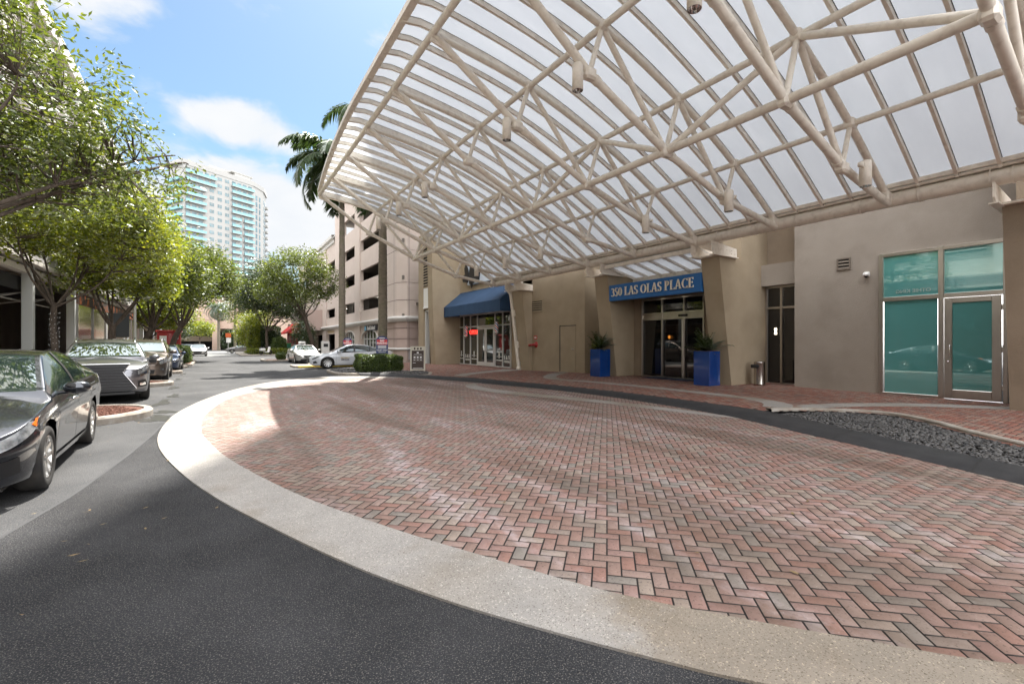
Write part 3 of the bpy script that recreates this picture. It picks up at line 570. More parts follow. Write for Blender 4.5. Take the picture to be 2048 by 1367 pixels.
# bed with hedge and palm at the far end of the drive
BED = cr([(5.65, 21.75), (6.7, 20.85), (7.8, 19.2), (8.45, 19.9), (8.9, 21.2), (8.3, 22.5), (8.4, 24.5), (8.3, 26.6), (6.6, 27.2), (5.2, 26.2), (4.9, 24), (5.0, 22.6)], 6, True)
b = MB(); n = len(BED); c0 = np.mean(np.array(BED), 0)
def insp(p, d): v = np.array(p)-c0; return tuple(c0+v*(1-d/np.linalg.norm(v)))
rows = [[(*insp(p, -.06), -.02), (*insp(p, -.06), .09), (*insp(p, -.03), .115), (*insp(p, .12), .12), (*insp(p, .13), .09)] for p in BED+[BED[0]]]
b.grid(rows, smooth=False); b.build('hedge_bed_kerb', kerbm, kind='structure')
sheet('hedge_bed_soil', [insp(p, .12) for p in BED], .095, mat('soil', (.03, .026, .022), .95))
so = stones('bed_pebbles', [insp(p, .2) for p in BED], 2600, lambda x, y: .1, .03, .055, sm, 21); tag(so, 'grey pebbles in the kerbed bed below the clipped hedge', 'pebbles')
island(14, 4.4, 30.9, 32.2, name='driveway_island') if False else None
# yellow-painted kerb island under the white car, and the one by the silver car
b = MB(); b.bbox(4.35, 9.6, 30.9, 31.25, -.02, .11, .03); o = b.build('yellow_kerb', mat('yellow_paint', (.62, .42, .02), .6, c2=(.5, .36, .08), scale=6), kind='structure')
b = MB(); b.bbox(4.15, 9.6, 31.25, 33.2, -.02, .12, .03); b.build('kerb_island', kerbm, kind='structure')
b = MB(); b.bbox(3.7, 9.0, 43.2, 43.5, -.02, .13, .03); b.bbox(3.4, 3.7, 43.2, 46.5, -.02, .13, .03); b.build('kerb_island', kerbm, kind='structure')
sheet('kerb_island_soil', [(3.7, 43.5), (9, 43.5), (9, 46.5), (3.7, 46.5)], .08, mulch)
b = MB(); b.bbox(2.6, 30, 64.5, 84, -.02, .14, .05); b.build('corner_island', kerbm, kind='structure')
b = MB(); b.box(9.4, 12.2, 33.2, 84, -.03, .12); b.build('garage_sidewalk', mat('sidewalk_concrete', (.22, .19, .17)), kind='structure')

# ================================================================== HOTEL BUILDING
hotel = thing('hotel_building', 'tan stucco hotel frontage with leaning piers behind the cream steel entrance canopy', 'building', (15.5, 10, 0))
b = MB()
b.box(15.5, 16.1, -12, 2.50, -.2, 9); b.box(15.5, 16.1, 4.99, 7.2, -.2, 9); b.box(15.5, 16.1, 2.50, 4.99, 3.965, 9); b.box(15.5, 16.1, 2.5, 4.99, -.2, .09); b.box(15.5, 16.1, -12, 8.5, 9, 17)
b.box(16.1, 16.5, 7.0, 7.2, -.2, 9)
b.build('wall', stucco_gr, hotel)
b = MB()
b.box(16.35, 16.8, 7.2, 8.5, -.1, 9); b.box(15.02, 15.4, 9.15, 13.4, 3.28, 9); b.box(15.5, 16, 14.15, 15.5, -.2, 9); b.box(16.5, 30, -12, 9.15, 8.8, 9.1); b.box(14.1, 30, 9.15, 31.9, 8.8, 9.1)
b.box(15.0, 15.3, 9.15, 10.05, -.2, 3.9); b.box(15.0, 15.3, 12.95, 13.4, -.2, 3.9)
b.build('wall', stucco, hotel)
b = MB(); b.box(15.95, 16.35, 7.2, 8.5, 3.49, 4.22); b.build('lintel', stucco_gr, hotel)
b = MB(); b.box(14.1, 15.5, 15.5, 19.6, -.2, 9); b.box(14.5, 16, 19.6, 29.1, 3.45, 9); b.box(14.5, 14.8, 20.5, 22.2, -.2, 9); b.build('wall', stucco_lt, hotel)
b = MB(); b.prism([(12.62, -.2), (12.40, 3.9), (12.3, 9.4), (20, 9.4), (20, -.2)], 28.8, 29.6, 'y'); b.build('end_wall', stucco_lt, hotel)
b = MB(); b.box(12.6, 13.3, 30.95, 31.9, -.2, 9.4); b.box(12.6, 13.3, 29.6, 30.95, 3.95, 9.4); b.build('gateway_wall', stucco_lt, hotel)
b = MB(); b.box(12.57, 12.6, 29.75, 30.85, 4.1, 5.45); b.bbox(12.53, 12.6, 29.7, 30.9, 4.0, 4.1, .02); b.build('white_panel', white, hotel)
b = MB(); b.box(12.585, 12.62, 29.75, 30.9, 5.6, 8.8); m_ = b
b.build('louvre_backing', dark, hotel)
b = MB()
for k in range(16): z = 5.66+k*.2; b.add([(12.5, 29.75, z), (12.5, 30.9, z), (12.6, 30.9, z+.1), (12.6, 29.75, z+.1), (12.5, 29.75, z-.02), (12.5, 30.9, z-.02)], [(0, 1, 2, 3), (0, 4, 5, 1)])
b.build('louvre_vent', stucco_lt, hotel)
b = MB(); b.box(12.7, 13.0, 30.75, 30.92, -.1, 3.9); b.box(12.7, 13.0, 29.62, 29.75, -.1, 3.9); b.box(12.7, 13, 29.6, 30.95, 3.8, 3.92); b.build('gateway_frame', aluw, hotel)
b = MB(); b.box(20, 20.2, 29.6, 34.7, 0, 9); b.box(13.5, 20, 29.6, 34.7, 4.6, 4.8); b.build('passage_wall', mat('dim_wall', (.10, .085, .07), .9), hotel)
# leaning piers
def pier(y0, y1, xb, xt, back, zt=4.30, m=stucco_lt, up=14.7):
    b = MB(); b.prism([(xb, -.2), (xt, zt), (up, zt), (up, 9), (back, 9), (back, -.2)], y0, y1, 'y'); return b.build('pier', m, hotel)
pier(8.5, 9.15, 14.2, 13.45, 16.4); pier(13.4, 14.15, 14.0, 13.42, 15.6); pier(19.6, 20.5, 14.05, 13.4, 14.6); pier(1.62, 2.28, 14.15, 13.45, 15.6, m=stucco)  # last pier: its shade is put into the colour by the darker tan
# steel bearing brackets
for y0, y1 in ((8.5, 9.15), (13.4, 14.15), (19.6, 20.5), (1.62, 2.28)):
    b = MB()
    for y in (y0-.06, y1+.02):
        b.prism([(12.98, 4.42), (12.98, 4.72), (14.35, 4.60), (14.35, 4.32), (13.1, 4.32)], y, y+.035, 'y')
        b.box(12.98, 14.35, y-.06, y+.09, 4.29, 4.318)
    b.box(13.3, 14.3, y0, y1, 4.305, 4.35)
    for x in (13.4, 13.75, 14.05, 14.22):
        for z in (4.42, 4.52):
            if x > 13.9 or z > 4.5: b.lathe([(0, -.02), (.018, -.02), (.018, 0)], (x, y0-.06, z), 8, 'y')
    b.build('bearing_bracket', steelp, hotel)
    b = MB()
    for y in (y0-.12, y1+.12):
        b.tube([(13.3+.2*math.cos(t), y, 4.87+.2*math.sin(t)) for t in np.linspace(-.6, 3.6, 16)], .013, 6)
    b.build('u_bolt', steelp, hotel)
def louvre(parent, x, y0, y1, z0, z1, n, m):
    b = MB(); b.box(x-.004, x+.02, y0, y1, z0, z1); f = b.build('louvre_vent', dark, parent)
    b = MB(); t = .035
    for (a, c, d, e) in ((y0-t, y0, z0-t, z1+t), (y1, y1+t, z0-t, z1+t), (y0, y1, z0-t, z0), (y0, y1, z1, z1+t)): b.box(x-.03, x, a, c, d, e)
    h = (z1-z0)/n
    for k in range(n): z = z0+k*h; b.add([(x-.035, y0, z), (x-.035, y1, z), (x-.006, y1, z+h*.55), (x-.006, y0, z+h*.55), (x-.035, y0, z+.012), (x-.035, y1, z+.012)], [(0, 1, 2, 3), (0, 4, 5, 1)])
    b.build('vent_slats', m, f)
louvre(hotel, 15.495, 5.70, 5.98, 3.70, 3.98, 3, mat('brown_vent', (.16, .13, .10), .6)); louvre(hotel, 14.095, 18.70, 19.62, 3.18, 3.72, 5, stucco_lt)
# service door, flush with the wall
dr = MB(); dr.box(14.075, 14.098, 16.1, 17.22, .16, 2.34); dr = dr.build('service_door', stucco_lt, hotel)
b = MB(); b.box(14.068, 14.099, 17.22, 17.27, .16, 2.39); b.box(14.068, 14.099, 16.1, 17.22, 2.345, 2.375)
b.build('door_gap', rubber, dr)
b = MB(); b.lathe([(0, -.08), (.03, -.075), (.035, -.05), (.012, -.03), (.03, -.004)], (14.075, 16.27, 1.25), 12, 'x'); b.build('door_knob', steels, dr)
# ---- entrance glazing
ent = thing('entrance_doors', 'dark glass sliding entrance doors in stainless frames under the blue hotel sign', 'glass doors', (15.05, 11.5, .14))
def frame(parent, x, ys, zsn, t=.055, m=steels, dep=.08, name='frame'):
    b = MB()
    for y in ys: b.bbox(x-dep, x+.01, y-t/2, y+t/2, zsn[0], zsn[-1], .006)
    for z in zsn: b.bbox(x-dep+.004, x+.008, min(ys), max(ys), z-t/2, z+t/2, .006)
    return b.build(name, m, parent)
frame(ent, 15.03, [10.07, 10.9, 11.92, 12.93], [.16, 2.49, 2.72, 3.3], .07)
frame(ent, 15.02, [10.90, 10.98], [.17, 2.46], .05, dep=.06, name='sliding_door_frame')
b = MB(); b.box(15.0, 15.06, 10.07, 12.93, 2.5, 2.71); b.build('header', steels, ent)
b = MB(); b.bbox(14.93, 15, 10.75, 11.15, 2.55, 2.63, .02); b.build('door_sensor', black, ent)
for y0, y1 in ((10.1, 10.87), (10.99, 11.89), (11.95, 12.9)):
    b = MB(); b.box(15.04, 15.05, y0, y1, .19, 2.46); b.build('pane', doorg, ent)
    b = MB(); b.box(15.04, 15.05, y0, y1, 2.75, 3.27); b.build('pane', doorg, ent)
b = MB(); b.box(13.7, 15.0, 9.15, 13.4, 3.36, 3.9); b.build('soffit', stucco, hotel)
b = MB()
for y in (10.2, 11.2, 12.2): b.lathe([(0, 3.352), (.05, 3.352), (.07, 3.358)], (14.5, y, 0), 12)
b.build('soffit_downlight', mat('lamp_glow', (1, .95, .85), emit=(1, .9, .7), es=1.5), hotel)
sg = MB(); sg.bbox(13.50, 13.68, 9.18, 13.38, 3.23, 3.87, .008); sign = sg.build('hotel_sign', mat('sign_blue', (.012, .12, .36), .45), None)
tag(sign, 'long blue hotel sign with raised cream letters between the two middle piers', 'sign')
# serif capitals drawn stroke by stroke: (thick, thin) strokes on a 0..1 high grid
def glyph(b, ch, ox, h, put):
    T, t = .135, .055
    def rect(x0, y0, x1, y1): put([(x0, y0), (x1, y0), (x1, y1), (x0, y1)])
    def serif(x, y, w=.30): rect(x-w/2, y-.022+(.022 if y < .5 else -.022), x+w/2, y+.022+(.022 if y < .5 else -.022))
    def arc(cx, cy, rx, ry, a0, a1, wf, n=18):
        o = []; i = []
        for k in range(n+1):
            a = R(a0+(a1-a0)*k/n); w = wf(k/n, a); o.append((cx+(rx+w/2)*math.cos(a), cy+(ry+w*.35)*math.sin(a))); i.append((cx+(rx-w/2)*math.cos(a), cy+(ry-w*.35)*math.sin(a)))
        for k in range(n): put([i[k], o[k], o[k+1], i[k+1]])
    W = {'3': .5, '5': .5, '0': .58, 'L': .60, 'A': .74, 'S': .52, 'O': .80, 'P': .60, 'C': .70, 'E': .60, ' ': .30}[ch]
    vw = lambda u, a: t+(T-t)*abs(math.cos(a))**1.3
    if ch == 'L': rect(.12, 0, .12+T, 1); serif(.19, 1); serif(.19, 0); rect(.2, 0, .56, t); rect(.53, 0, .57, .22)
    if ch == 'E': rect(.1, 0, .1+T, 1); serif(.15, 1, .24); serif(.15, 0, .24); rect(.2, 0, .54, t); rect(.2, 1-t, .52, 1); rect(.2, .49, .44, .49+t); rect(.51, 0, .55, .22); rect(.49, .80, .53, 1); rect(.42, .42, .45, .62)
    if ch == 'P': rect(.1, 0, .1+T, 1); serif(.17, 1, .26); serif(.17, 0, .30); arc(.28, .73, .20, .245, -90, 90, vw); rect(.2, 1-t, .3, 1); rect(.2, .46, .3, .46+t)
    if ch == 'A':
        put([(.33, 1), (.42, 1), (.68, 0), (.54, 0)]); put([(.33, 1), (.37, .92), (.12, 0), (.07, 0)]); rect(.19, .30, .56, .30+t); serif(.1, 0, .24); serif(.61, 0, .28)
    if ch == 'O': arc(.40, .5, .29, .46, 0, 360, vw, 36)
    if ch == '0': arc(.29, .5, .19, .46, 0, 360, vw, 36)
    if ch == 'C': arc(.40, .5, .29, .46, 42, 318, vw, 30); rect(.60, .74, .635, .99); rect(.60, .01, .635, .24)
    if ch == 'S':
        arc(.26, .735, .16, .235, 30, 250, lambda u, a: t+(T-t)*(.2+.8*max(0, -math.cos(a)))*1, 18); arc(.26, .255, .17, .225, 70, -150, lambda u, a: t+(T-t)*(.2+.8*max(0, math.cos(a))), 18)
        put([(.16, .60), (.30, .55), (.36, .40), (.22, .47)]); rect(.40, .74, .43, .98); rect(.07, .02, .10, .26)
    if ch == '3': arc(.22, .74, .15, .22, 150, -80, vw, 18); arc(.22, .27, .18, .25, 85, -150, vw, 18)
    if ch == '5': rect(.12, .55, .12+t, .98); rect(.12, .9, .42, .98); arc(.22, .30, .18, .28, 120, -150, vw, 20)
    return W
def serif_text(parent, text, h, x, ystart, yend, z0, dep, m, name='letter'):
    tot = sum(glyph(None, c, 0, 1, lambda p: None) for c in text); sc = abs(yend-ystart)/(tot*h); pen = 0
    for c in text:
        if c != ' ':
            b = MB()
            def put(pl, b=b, pen=pen):
                q = [(ystart-(px+pen)*h*sc, z0+py*h) for px, py in pl]; b.prism(q, x-dep, x, 'x')
            w = glyph(b, c, 0, 1, put); b.build(name, m, parent)
        else: w = .30
        pen += w
serif_text(sign, '350 LAS OLAS PLACE', .34, 13.485, 13.22, 9.42, 3.40, .045, mat('letter_cream', (.82, .75, .62), .4))
# low glazed roof over the doors
b = MB()
for k in range(7): y = 9.3+k*.66; b.bar((13.25, y, 4.62), (15.0, y, 4.22), .06, .10)
b.box(14.93, 15.0, 9.15, 13.4, 4.1, 4.25); b.box(13.2, 13.27, 9.15, 13.4, 4.52, 4.66); b.build('porch_roof_frame', steelp, hotel)
b = MB(); b.add([(13.25, 9.15, 4.69), (13.25, 13.4, 4.69), (15, 13.4, 4.29), (15, 9.15, 4.29)], [(0, 1, 2, 3)]); b.build('porch_roof_sheet', panel_m, hotel)
# recessed side window
rw = thing('recessed_window', 'narrow dark glass window set back between the leaning pier and the right-hand grey wall', 'window', (16.3, 7.9, .1))
frame(rw, 16.3, [7.23, 7.97, 8.47], [.12, 2.74, 3.46], .075)
for y0, y1 in ((7.26, 7.94), (8.0, 8.44)):
    for z0, z1 in ((.16, 2.7), (2.78, 3.42)): b = MB(); b.box(16.29, 16.3, y0, y1, z0, z1); b.build('pane', doorg, rw)
sc = thing('wall_lamp', 'small glowing hourglass lamp seen through the narrow recessed window', 'lamp', (16.27, 8.17, 1.9))
b = MB(); b.lathe([(.03, 1.82), (.045, 1.86), (.018, 1.93), (.045, 2.0), (.03, 2.04)], (16.265, 8.17, 0), 12); b.build('lamp_glass', mat('lamp_glow', (1, .9, .7)), sc)
b = MB(); b.box(16.275, 16.288, 8.12, 8.22, 1.80, 2.06); b.build('back_plate', steels, sc)
# teal shopfront on the right
tf = thing('teal_shopfront', 'tall teal frosted shop window in stainless frame with a glazed door at its right', 'shopfront', (15.5, 3.7, .1))
b = MB()
for (y0, y1, z0, z1) in [(4.88, 4.97, .1, 3.97), (3.63, 3.74, .1, 3.97), (2.52, 2.60, .1, 3.97), (2.60, 4.88, 3.88, 3.97), (2.6, 3.63, 2.66, 2.77), (3.74, 4.88, 2.66, 2.77), (3.74, 4.88, .1, .18), (2.6, 3.63, .1, .12)]:
    if z1-z0 > 3: b.bbox(15.415, 15.526, y0, y1, z0, z1+.004, .006)
    else: b.bbox(15.42, 15.52, y0-.02, y1+.02, z0, z1, .006)
b.build('frame', steels, tf)
for (y0, y1, z0, z1) in [(3.76, 4.86, .18, 2.66), (3.74, 4.88, 2.77, 3.88), (2.6, 3.63, 2.77, 3.88)]:
    b = MB(); b.box(15.47, 15.48, y0, y1, z0, z1); b.build('pane', teal, tf)
b = MB()
for (y0, y1, z0, z1) in [(3.47, 3.62, .13, 2.65), (2.62, 2.78, .13, 2.65), (2.78, 3.47, 2.52, 2.65), (2.78, 3.47, .13, .36)]: b.bbox(15.40, 15.46, y0, y1, z0, z1, .008)
dd = b.build('glazed_door', steels, tf)
b = MB(); b.box(15.42, 15.43, 2.78, 3.47, .36, 2.52); b.build('pane', teal, dd)
b = MB(); b.tube([(15.40, 3.50, 1.46), (15.33, 3.50, 1.46), (15.32, 3.50, 1.44), (15.32, 3.50, 1.2), (15.33, 3.50, 1.18), (15.40, 3.50, 1.18)], .013, 8); b.lathe([(0, -.01), (.022, -.01), (.022, 0)], (15.4, 3.545, 1.05), 10, 'x'); b.build('pull_handle', chrome, dd)
b = MB(); [b.box(15.41, 15.47, 2.595, 2.625, z, z+.12) for z in (.4, 1.3, 2.3)]; b.build('hinge', steels, dd)
o = text_obj('window_lettering', 'OTHIE KING', .13, mat('etched_letter', (.30, .42, .40), .5), tf, (15.462, 4.25, 2.90), '-x', .002, sx=-1, bold=.002)
# dome camera
cm = thing('security_camera', 'small white dome security camera on the grey wall left of the teal shopfront', 'security camera', (15.45, 5.26, 3.42))
b = MB(); b.lathe([(0, .09), (.06, .08), (.075, .04), (.075, -.0), (.05, -.01)], (15.38, 5.26, 3.42), 16); b.bbox(15.42, 15.5, 5.2, 5.32, 3.4, 3.53, .01); b.build('housing', white, cm)
b = MB(); b.sphere((15.38, 5.26, 3.42), (.052, .052, .06)); b.build('dome', dglass, cm)
# ---- barber shop
bs_ = thing('barber_shopfront', 'white framed barber shop window and double door under the navy awning', 'shopfront', (14.5, 25.5, .08))
ys = [29.0, 28.2, 27.23, 26.24, 24.0, 23.11, 22.25]
b = MB()
for y in ys: b.bbox(14.42, 14.52, y-.035, y+.035, .06, 3.45, .006)
b.bbox(14.43, 14.52, 22.25, 29.0, 2.6, 2.68, .006); b.bbox(14.43, 14.52, 22.25, 29, .05, .14, .006); b.bbox(14.43, 14.52, 22.25, 29, 3.38, 3.46, .006); b.build('frame', aluw, bs_)
for y0, y1 in zip(ys[:-1], ys[1:]):
    if y0 == 26.24: b = MB(); b.box(14.48, 14.49, y1+.03, y0-.03, 2.68, 3.4); b.build('pane', shopg, bs_); continue
    for z0, z1 in ((.14, 2.6), (2.68, 3.4)): b = MB(); b.box(14.48, 14.49, y1+.03, y0-.03, z0, z1); b.build('pane', shopg, bs_)
for y0, y1 in ((24.04, 25.10), (25.14, 26.2)):
    b = MB(); t = .12
    for (a, c, d, e) in ((y0, y0+t, .1, 2.55), (y1-t, y1, .1, 2.55), (y0+t, y1-t, 2.42, 2.55), (y0+t, y1-t, .1, .34)): b.bbox(14.40, 14.46, a, c, d, e, .005)
    dd = b.build('door', aluw, bs_)
    b = MB(); b.box(14.42, 14.43, y0+t, y1-t, .34, 2.42); b.build('pane', shopg, dd)
    b = MB(); yy = y0+.06 if y0 > 25 else y1-.06; b.tube([(14.40, yy, 1.0), (14.33, yy, 1.0), (14.33, yy, 1.35), (14.40, yy, 1.35)], .014, 8); b.build('pull_handle', chrome, dd)
pm = mat('decal_white', (.7, .7, .68), .6)
b = MB()
for y in (28.6, 26.75, 23.55, 25.62):
    z = .72; b.box(14.468, 14.476, y-.32, y+.32, z-.025, z+.005); b.box(14.468, 14.476, y-.07, y+.07, z-.1, z+.28); b.box(14.468, 14.476, y-.36, y+.36, .46, .52)
b.build('window_decal', pm, bs_)
for y in (27.7, 22.7): text_obj('window_lettering', '5 & 5', .3, pm, bs_, (14.47, y, .66), '-x', .003, .012); text_obj('window_lettering', 'BARBERS', .16, pm, bs_, (14.47, y, .42), '-x', .003, .008)
def barber_pole(y, z, label):
    t = thing('barber_pole', label, 'barber pole', (14.2, y, z))
    m = bpy.data.materials.get('barber_stripes')
    if not m:
        m = bpy.data.materials.new('barber_stripes'); m.use_nodes = True; nt = m.node_tree; bb = nt.nodes['Principled BSDF']; tc = N(nt, 'TexCoord'); sp = N(nt, 'SeparateXYZ'); nt.links.new(tc.outputs['Object'], sp.inputs[0])
        a = M(nt, 'ARCTAN2', sp.outputs[1], sp.outputs[0]); v = M(nt, 'FRACT', M(nt, 'ADD', M(nt, 'MULTIPLY', sp.outputs[2], 3.2), M(nt, 'MULTIPLY', a, .318)))
        rp = N(nt, 'ValToRGB'); rp.color_ramp.interpolation = 'CONSTANT'; e = rp.color_ramp.elements; e[0].color = (.75, .75, .75, 1); e[1].position = .3; e[1].color = (.55, .03, .04, 1)
        for p, c in ((.5, (.75, .75, .75)), (.78, (.03, .06, .3))): q = e.new(p); q.color = (*c, 1)
        nt.links.new(v, rp.inputs[0]); nt.links.new(rp.outputs[0], bb.inputs['Base Color']); bb.inputs['Roughness'].default_value = .15
    b = MB(); b.lathe([(.11, -.3), (.11, .3)], (0, 0, 0), 20); b.build('striped_cylinder', m, t, local=True)
    b = MB(); b.lathe([(0, .48), (.05, .47), (.06, .40), (.13, .36), (.14, .3), (.10, .29)], n=20); b.lathe([(.10, -.29), (.14, -.3), (.13, -.36), (.06, -.40), (.05, -.45), (0, -.46)], n=20); b.box(.1, .24, -.03, .03, -.04, .04); b.build('end_cap', chrome, t, local=True)
barber_pole(27.4, 2.35, 'red and white striped barber pole left of the barber shop door'); barber_pole(23.4, 2.5, 'red white and blue barber pole right of the barber shop door')
neon = thing('open_sign', 'red glowing OPEN sign in the barber shop window', 'neon sign', (14.44, 26.7, 2.25))
text_obj('neon_letters', 'OPEN', .40, mat('neon_red', (1, .05, .03), emit=(1, .03, .02), es=1.6), neon, (14.39, 26.7, 2.25), '-x', .01, .0)
b = MB(); b.box(14.40, 14.41, 26.25, 27.15, 2.03, 2.47); b.build('backing_board', black, neon)
# awning
aw = thing('awning', 'navy canvas awning with straight valance over the barber shopfront', 'awning', (14.5, 25, 3.3))
y0, y1 = 21.4, 28.75
sec = [(13.2, 3.32), (13.2, 3.98), (14.495, 5.05)]
b = MB(); rows = []
for k in range(15):
    y = y0+(y1-y0)*k/14; dz = -.012*math.sin(PI*k/14*5)**2
    rows.append([(13.2, y, 3.32+dz), (13.2, y, 3.98), (13.52, y, 4.245+dz), (13.85, y, 4.515+dz), (14.2, y, 4.8+dz), (14.495, y, 5.05)])
b.grid(rows, smooth=False)
for y in (y0, y1): b.add([(13.2, y, 3.32), (13.2, y, 3.98), (14.495, y, 5.05), (14.495, y, 3.32)], [(0, 1, 2, 3)])
b.build('canvas', bluec, aw)
b = MB()
for k in range(5): y = y0+.03+(y1-y0-.06)*k/4; b.tube([(14.47, y, 3.36), (13.24, y, 3.36), (13.24, y, 3.95), (14.47, y, 4.98)], .018, 6)
b.tube([(13.24, y0, 3.36), (13.24, y1, 3.36)], .018, 6); b.build('frame', aluw, aw)
# cut-out emblem sign on the wall above the awning
em = thing('emblem_sign', 'white box sign with black plant-like emblem above the navy awning', 'sign', (14.45, 26, 6.1))
b = MB(); b.bbox(14.30, 14.5, 24.3, 27.4, 5.45, 6.75, .01); b.build('sign_box', mat('sign_pale', (.5, .56, .62), .5), em)
b = MB()
for pl in [[(27.9, 5.7), (27.3, 5.6), (27.1, 6.0), (27.2, 6.5), (27.5, 6.9), (27.7, 6.6), (27.6, 6.2), (28.0, 6.1)], [(27.0, 5.5), (26.4, 5.5), (26.2, 6.0), (26.5, 6.6), (26.8, 6.75), (27.0, 6.3)], [(26.3, 5.6), (25.7, 5.6), (25.6, 6.3), (25.9, 6.7), (26.1, 6.3), (26.2, 6.0)], [(26.9, 5.55), (26.7, 5.2), (26.6, 5.55)]]:
    b.prism([(y, z) for y, z in pl], 14.22, 14.295, 'x')
b.build('emblem', black, em)
# downpipe on the barber pier
dp = thing('downpipe', 'cream rain downpipe running down the left side of the barber shop pier', 'downpipe', (13.6, 20.75, .1))
b = MB(); b.tube([(13.3, 20.85, 4.75), (13.28, 20.8, 4.5), (13.48, 20.72, 4.2), (13.52, 20.7, 3.9), (13.98, 20.7, .35), (14.0, 20.7, .08)], .105, 14); b.build('pipe', steelp, dp)
b = MB(); b.lathe([(.105, .06), (.15, .06), (.15, .2), (.105, .24)], (14.0, 20.7, .0), 16); b.build('boot', steelp, dp)
for z, x in ((3.0, 13.62), (1.3, 13.85)): b = MB(); b.bbox(x-.12, x+.16, 20.42, 20.58, z, z+.32, .01); b.build('junction_box', steelp, dp)
b = MB(); b.tube([(13.6, 20.6, 4.75), (14.6, 18.9, 4.75)], .07, 10); o = b.build('conduit', steelp, dp)
# fire department connection
fc = thing('fire_connection', 'red fire hose connection with small red plate, left of the flush service door', 'fire connection', (14.1, 19.4, 1.5))
b = MB(); b.lathe([(0, -.26), (.05, -.26), (.06, -.2), (.05, -.12), (.09, -.08), (.09, -.03), (.15, -.02), (.16, 0)], (14.1, 19.25, 1.45), 18, 'x'); b.tube([(14.0, 19.3, 1.45), (13.9, 19.62, 1.42), (13.88, 19.8, 1.40)], [.07, .06, .055], 12); b.build('inlet', red, fc)
b = MB(); b.box(14.085, 14.098, 19.15, 19.42, 1.72, 1.92); b.build('plate', mat('plate_red', (.5, .06, .05), .5), fc)
b = MB(); b.box(14.078, 14.085, 19.2, 19.37, 1.78, 1.86); b.build('plate_mark', pm, fc)
# planters
def blade_plant(parent, c, n, L, m, seed, name='plant', up=.55, wid=.03, fr=10):
    r = np.random.default_rng(seed); V = []; F = []
    for i in range(n):
        a = r.uniform(0, 2*PI); lean = r.uniform(.15, 1.05)*up*1.6; l = L*r.uniform(.55, 1.1); d = np.array([math.cos(a), math.sin(a)]); side = np.array([-d[1], d[0]])
        pts = []
        for k in range(6):
            t = k/5; out = l*math.sin(lean)*t+l*.15*t*t; z = l*math.cos(lean)*t-l*.45*lean*t*t; pts.append(np.array([c[0]+d[0]*out, c[1]+d[1]*out, c[2]+z]))
        for k in range(1, 6):
            p = pts[k]; tg = pts[k]-pts[k-1]; tg /= np.linalg.norm(tg)
            for s in range(fr//5):
                q = pts[k-1]+(pts[k]-pts[k-1])*(s/(fr//5))
                for sg in (-1, 1):
                    ll = l*.28*(1-abs(k-3)/5); e = q+np.array([*(side*sg*ll*.8), -.25*ll])+tg*ll*.6; w = tg*wid*.5; m_ = (q+e)/2+np.array([0, 0, ll*.12]); b0 = len(V); V += [q, m_+w, e, m_-w]; F.append((b0, b0+1, b0+2, b0+3))
    o = npmesh(name, np.array(V)-np.array(wloc(parent)), np.array(F), m, parent); return o
def planter(x, y, label, seed):
    s = .29; t = thing('planter', label, 'planter', (x, y, float(zs(x, y))), group='blue planters beside the entrance'); z = float(zs(x, y))
    b = MB(); b.bbox(x-s, x+s, y-s, y+s, z, z+1.12, .006); b.build('pot', bluep, t)
    b = MB(); b.box(x-s+.04, x+s-.04, y-s+.04, y+s-.04, z+1.12, z+1.13); b.build('soil', mulch, t)
    blade_plant(t, (x, y, z+1.1), 34, .85, leaf_dark, seed, 'palm_fronds', wid=.045); blade_plant(t, (x-.12, y+.14, z+1.1), 18, .34, leaf_lime, seed+1, 'foliage', wid=.05)
    blade_plant(t, (x, y, z+1.1), 24, .5, leaf_dark, seed+5, 'foliage', wid=.06, up=.8)
planter(13.36, 13.75, 'blue square planter with dark palm left of the glass entrance doors', 1); planter(13.52, 8.98, 'blue square planter with dark palm right of the glass entrance doors', 7)
# bin, mat
bn = thing('ashtray_bin', 'round stainless litter bin with black opening beside the narrow recessed window', 'litter bin', (15.0, 8.05, .14))
b = MB(); b.lathe([(.0, .14), (.17, .14), (.17, .18), (.165, .2), (.165, .86), (.17, .87), (.17, .9), (.12, .92), (0, .92)], (15.0, 8.05, 0), 32); b.build('body', mat('brushed_bin', (.42, .39, .36), .25, metal=1), bn)
b = MB(); b.lathe([(.0, -.175), (.07, -.175), (.075, -.15), (.075, -.1)], (15.0, 8.05, .76), 18, 'x'); b.bbox(14.82, 14.9, 8.05, 8.25, .70, .82, .02); b.build('opening', black, bn)
b = MB(); b.bbox(14.2, 14.95, 10.2, 12.3, .14, .165, .01); o = b.build('doormat', mat('mat_navy', (.01, .02, .05), .95, c2=(.02, .03, .06), scale=30)); tag(o, 'dark navy doormat lying in front of the glass entrance doors', 'doormat')
# tower above the hotel (it shades the forecourt)
tw = thing('hotel_tower', 'tall beige tower rising behind the canopy above the hotel', 'tower', (30, 15, 9))
b = MB(); b.box(17.5, 45, -14, 43.0, 9.1, 95); b.build('wall', mat('beige_render', (.40, .36, .31), .9, c2=(.43, .39, .34), scale=.6), tw)
for k in range(10):
    b = MB(); z = 12+k*3.1
    for y in np.arange(-12, 40, 4.2): b.box(17.44, 17.5, y, y+2.4, z, z+1.6)
    b.build('window_row', winshade, tw)
b = MB(); b.box(17.0, 17.5, -14, 43, 8.9, 9.6); b.build('cornice', stucco_lt, tw)

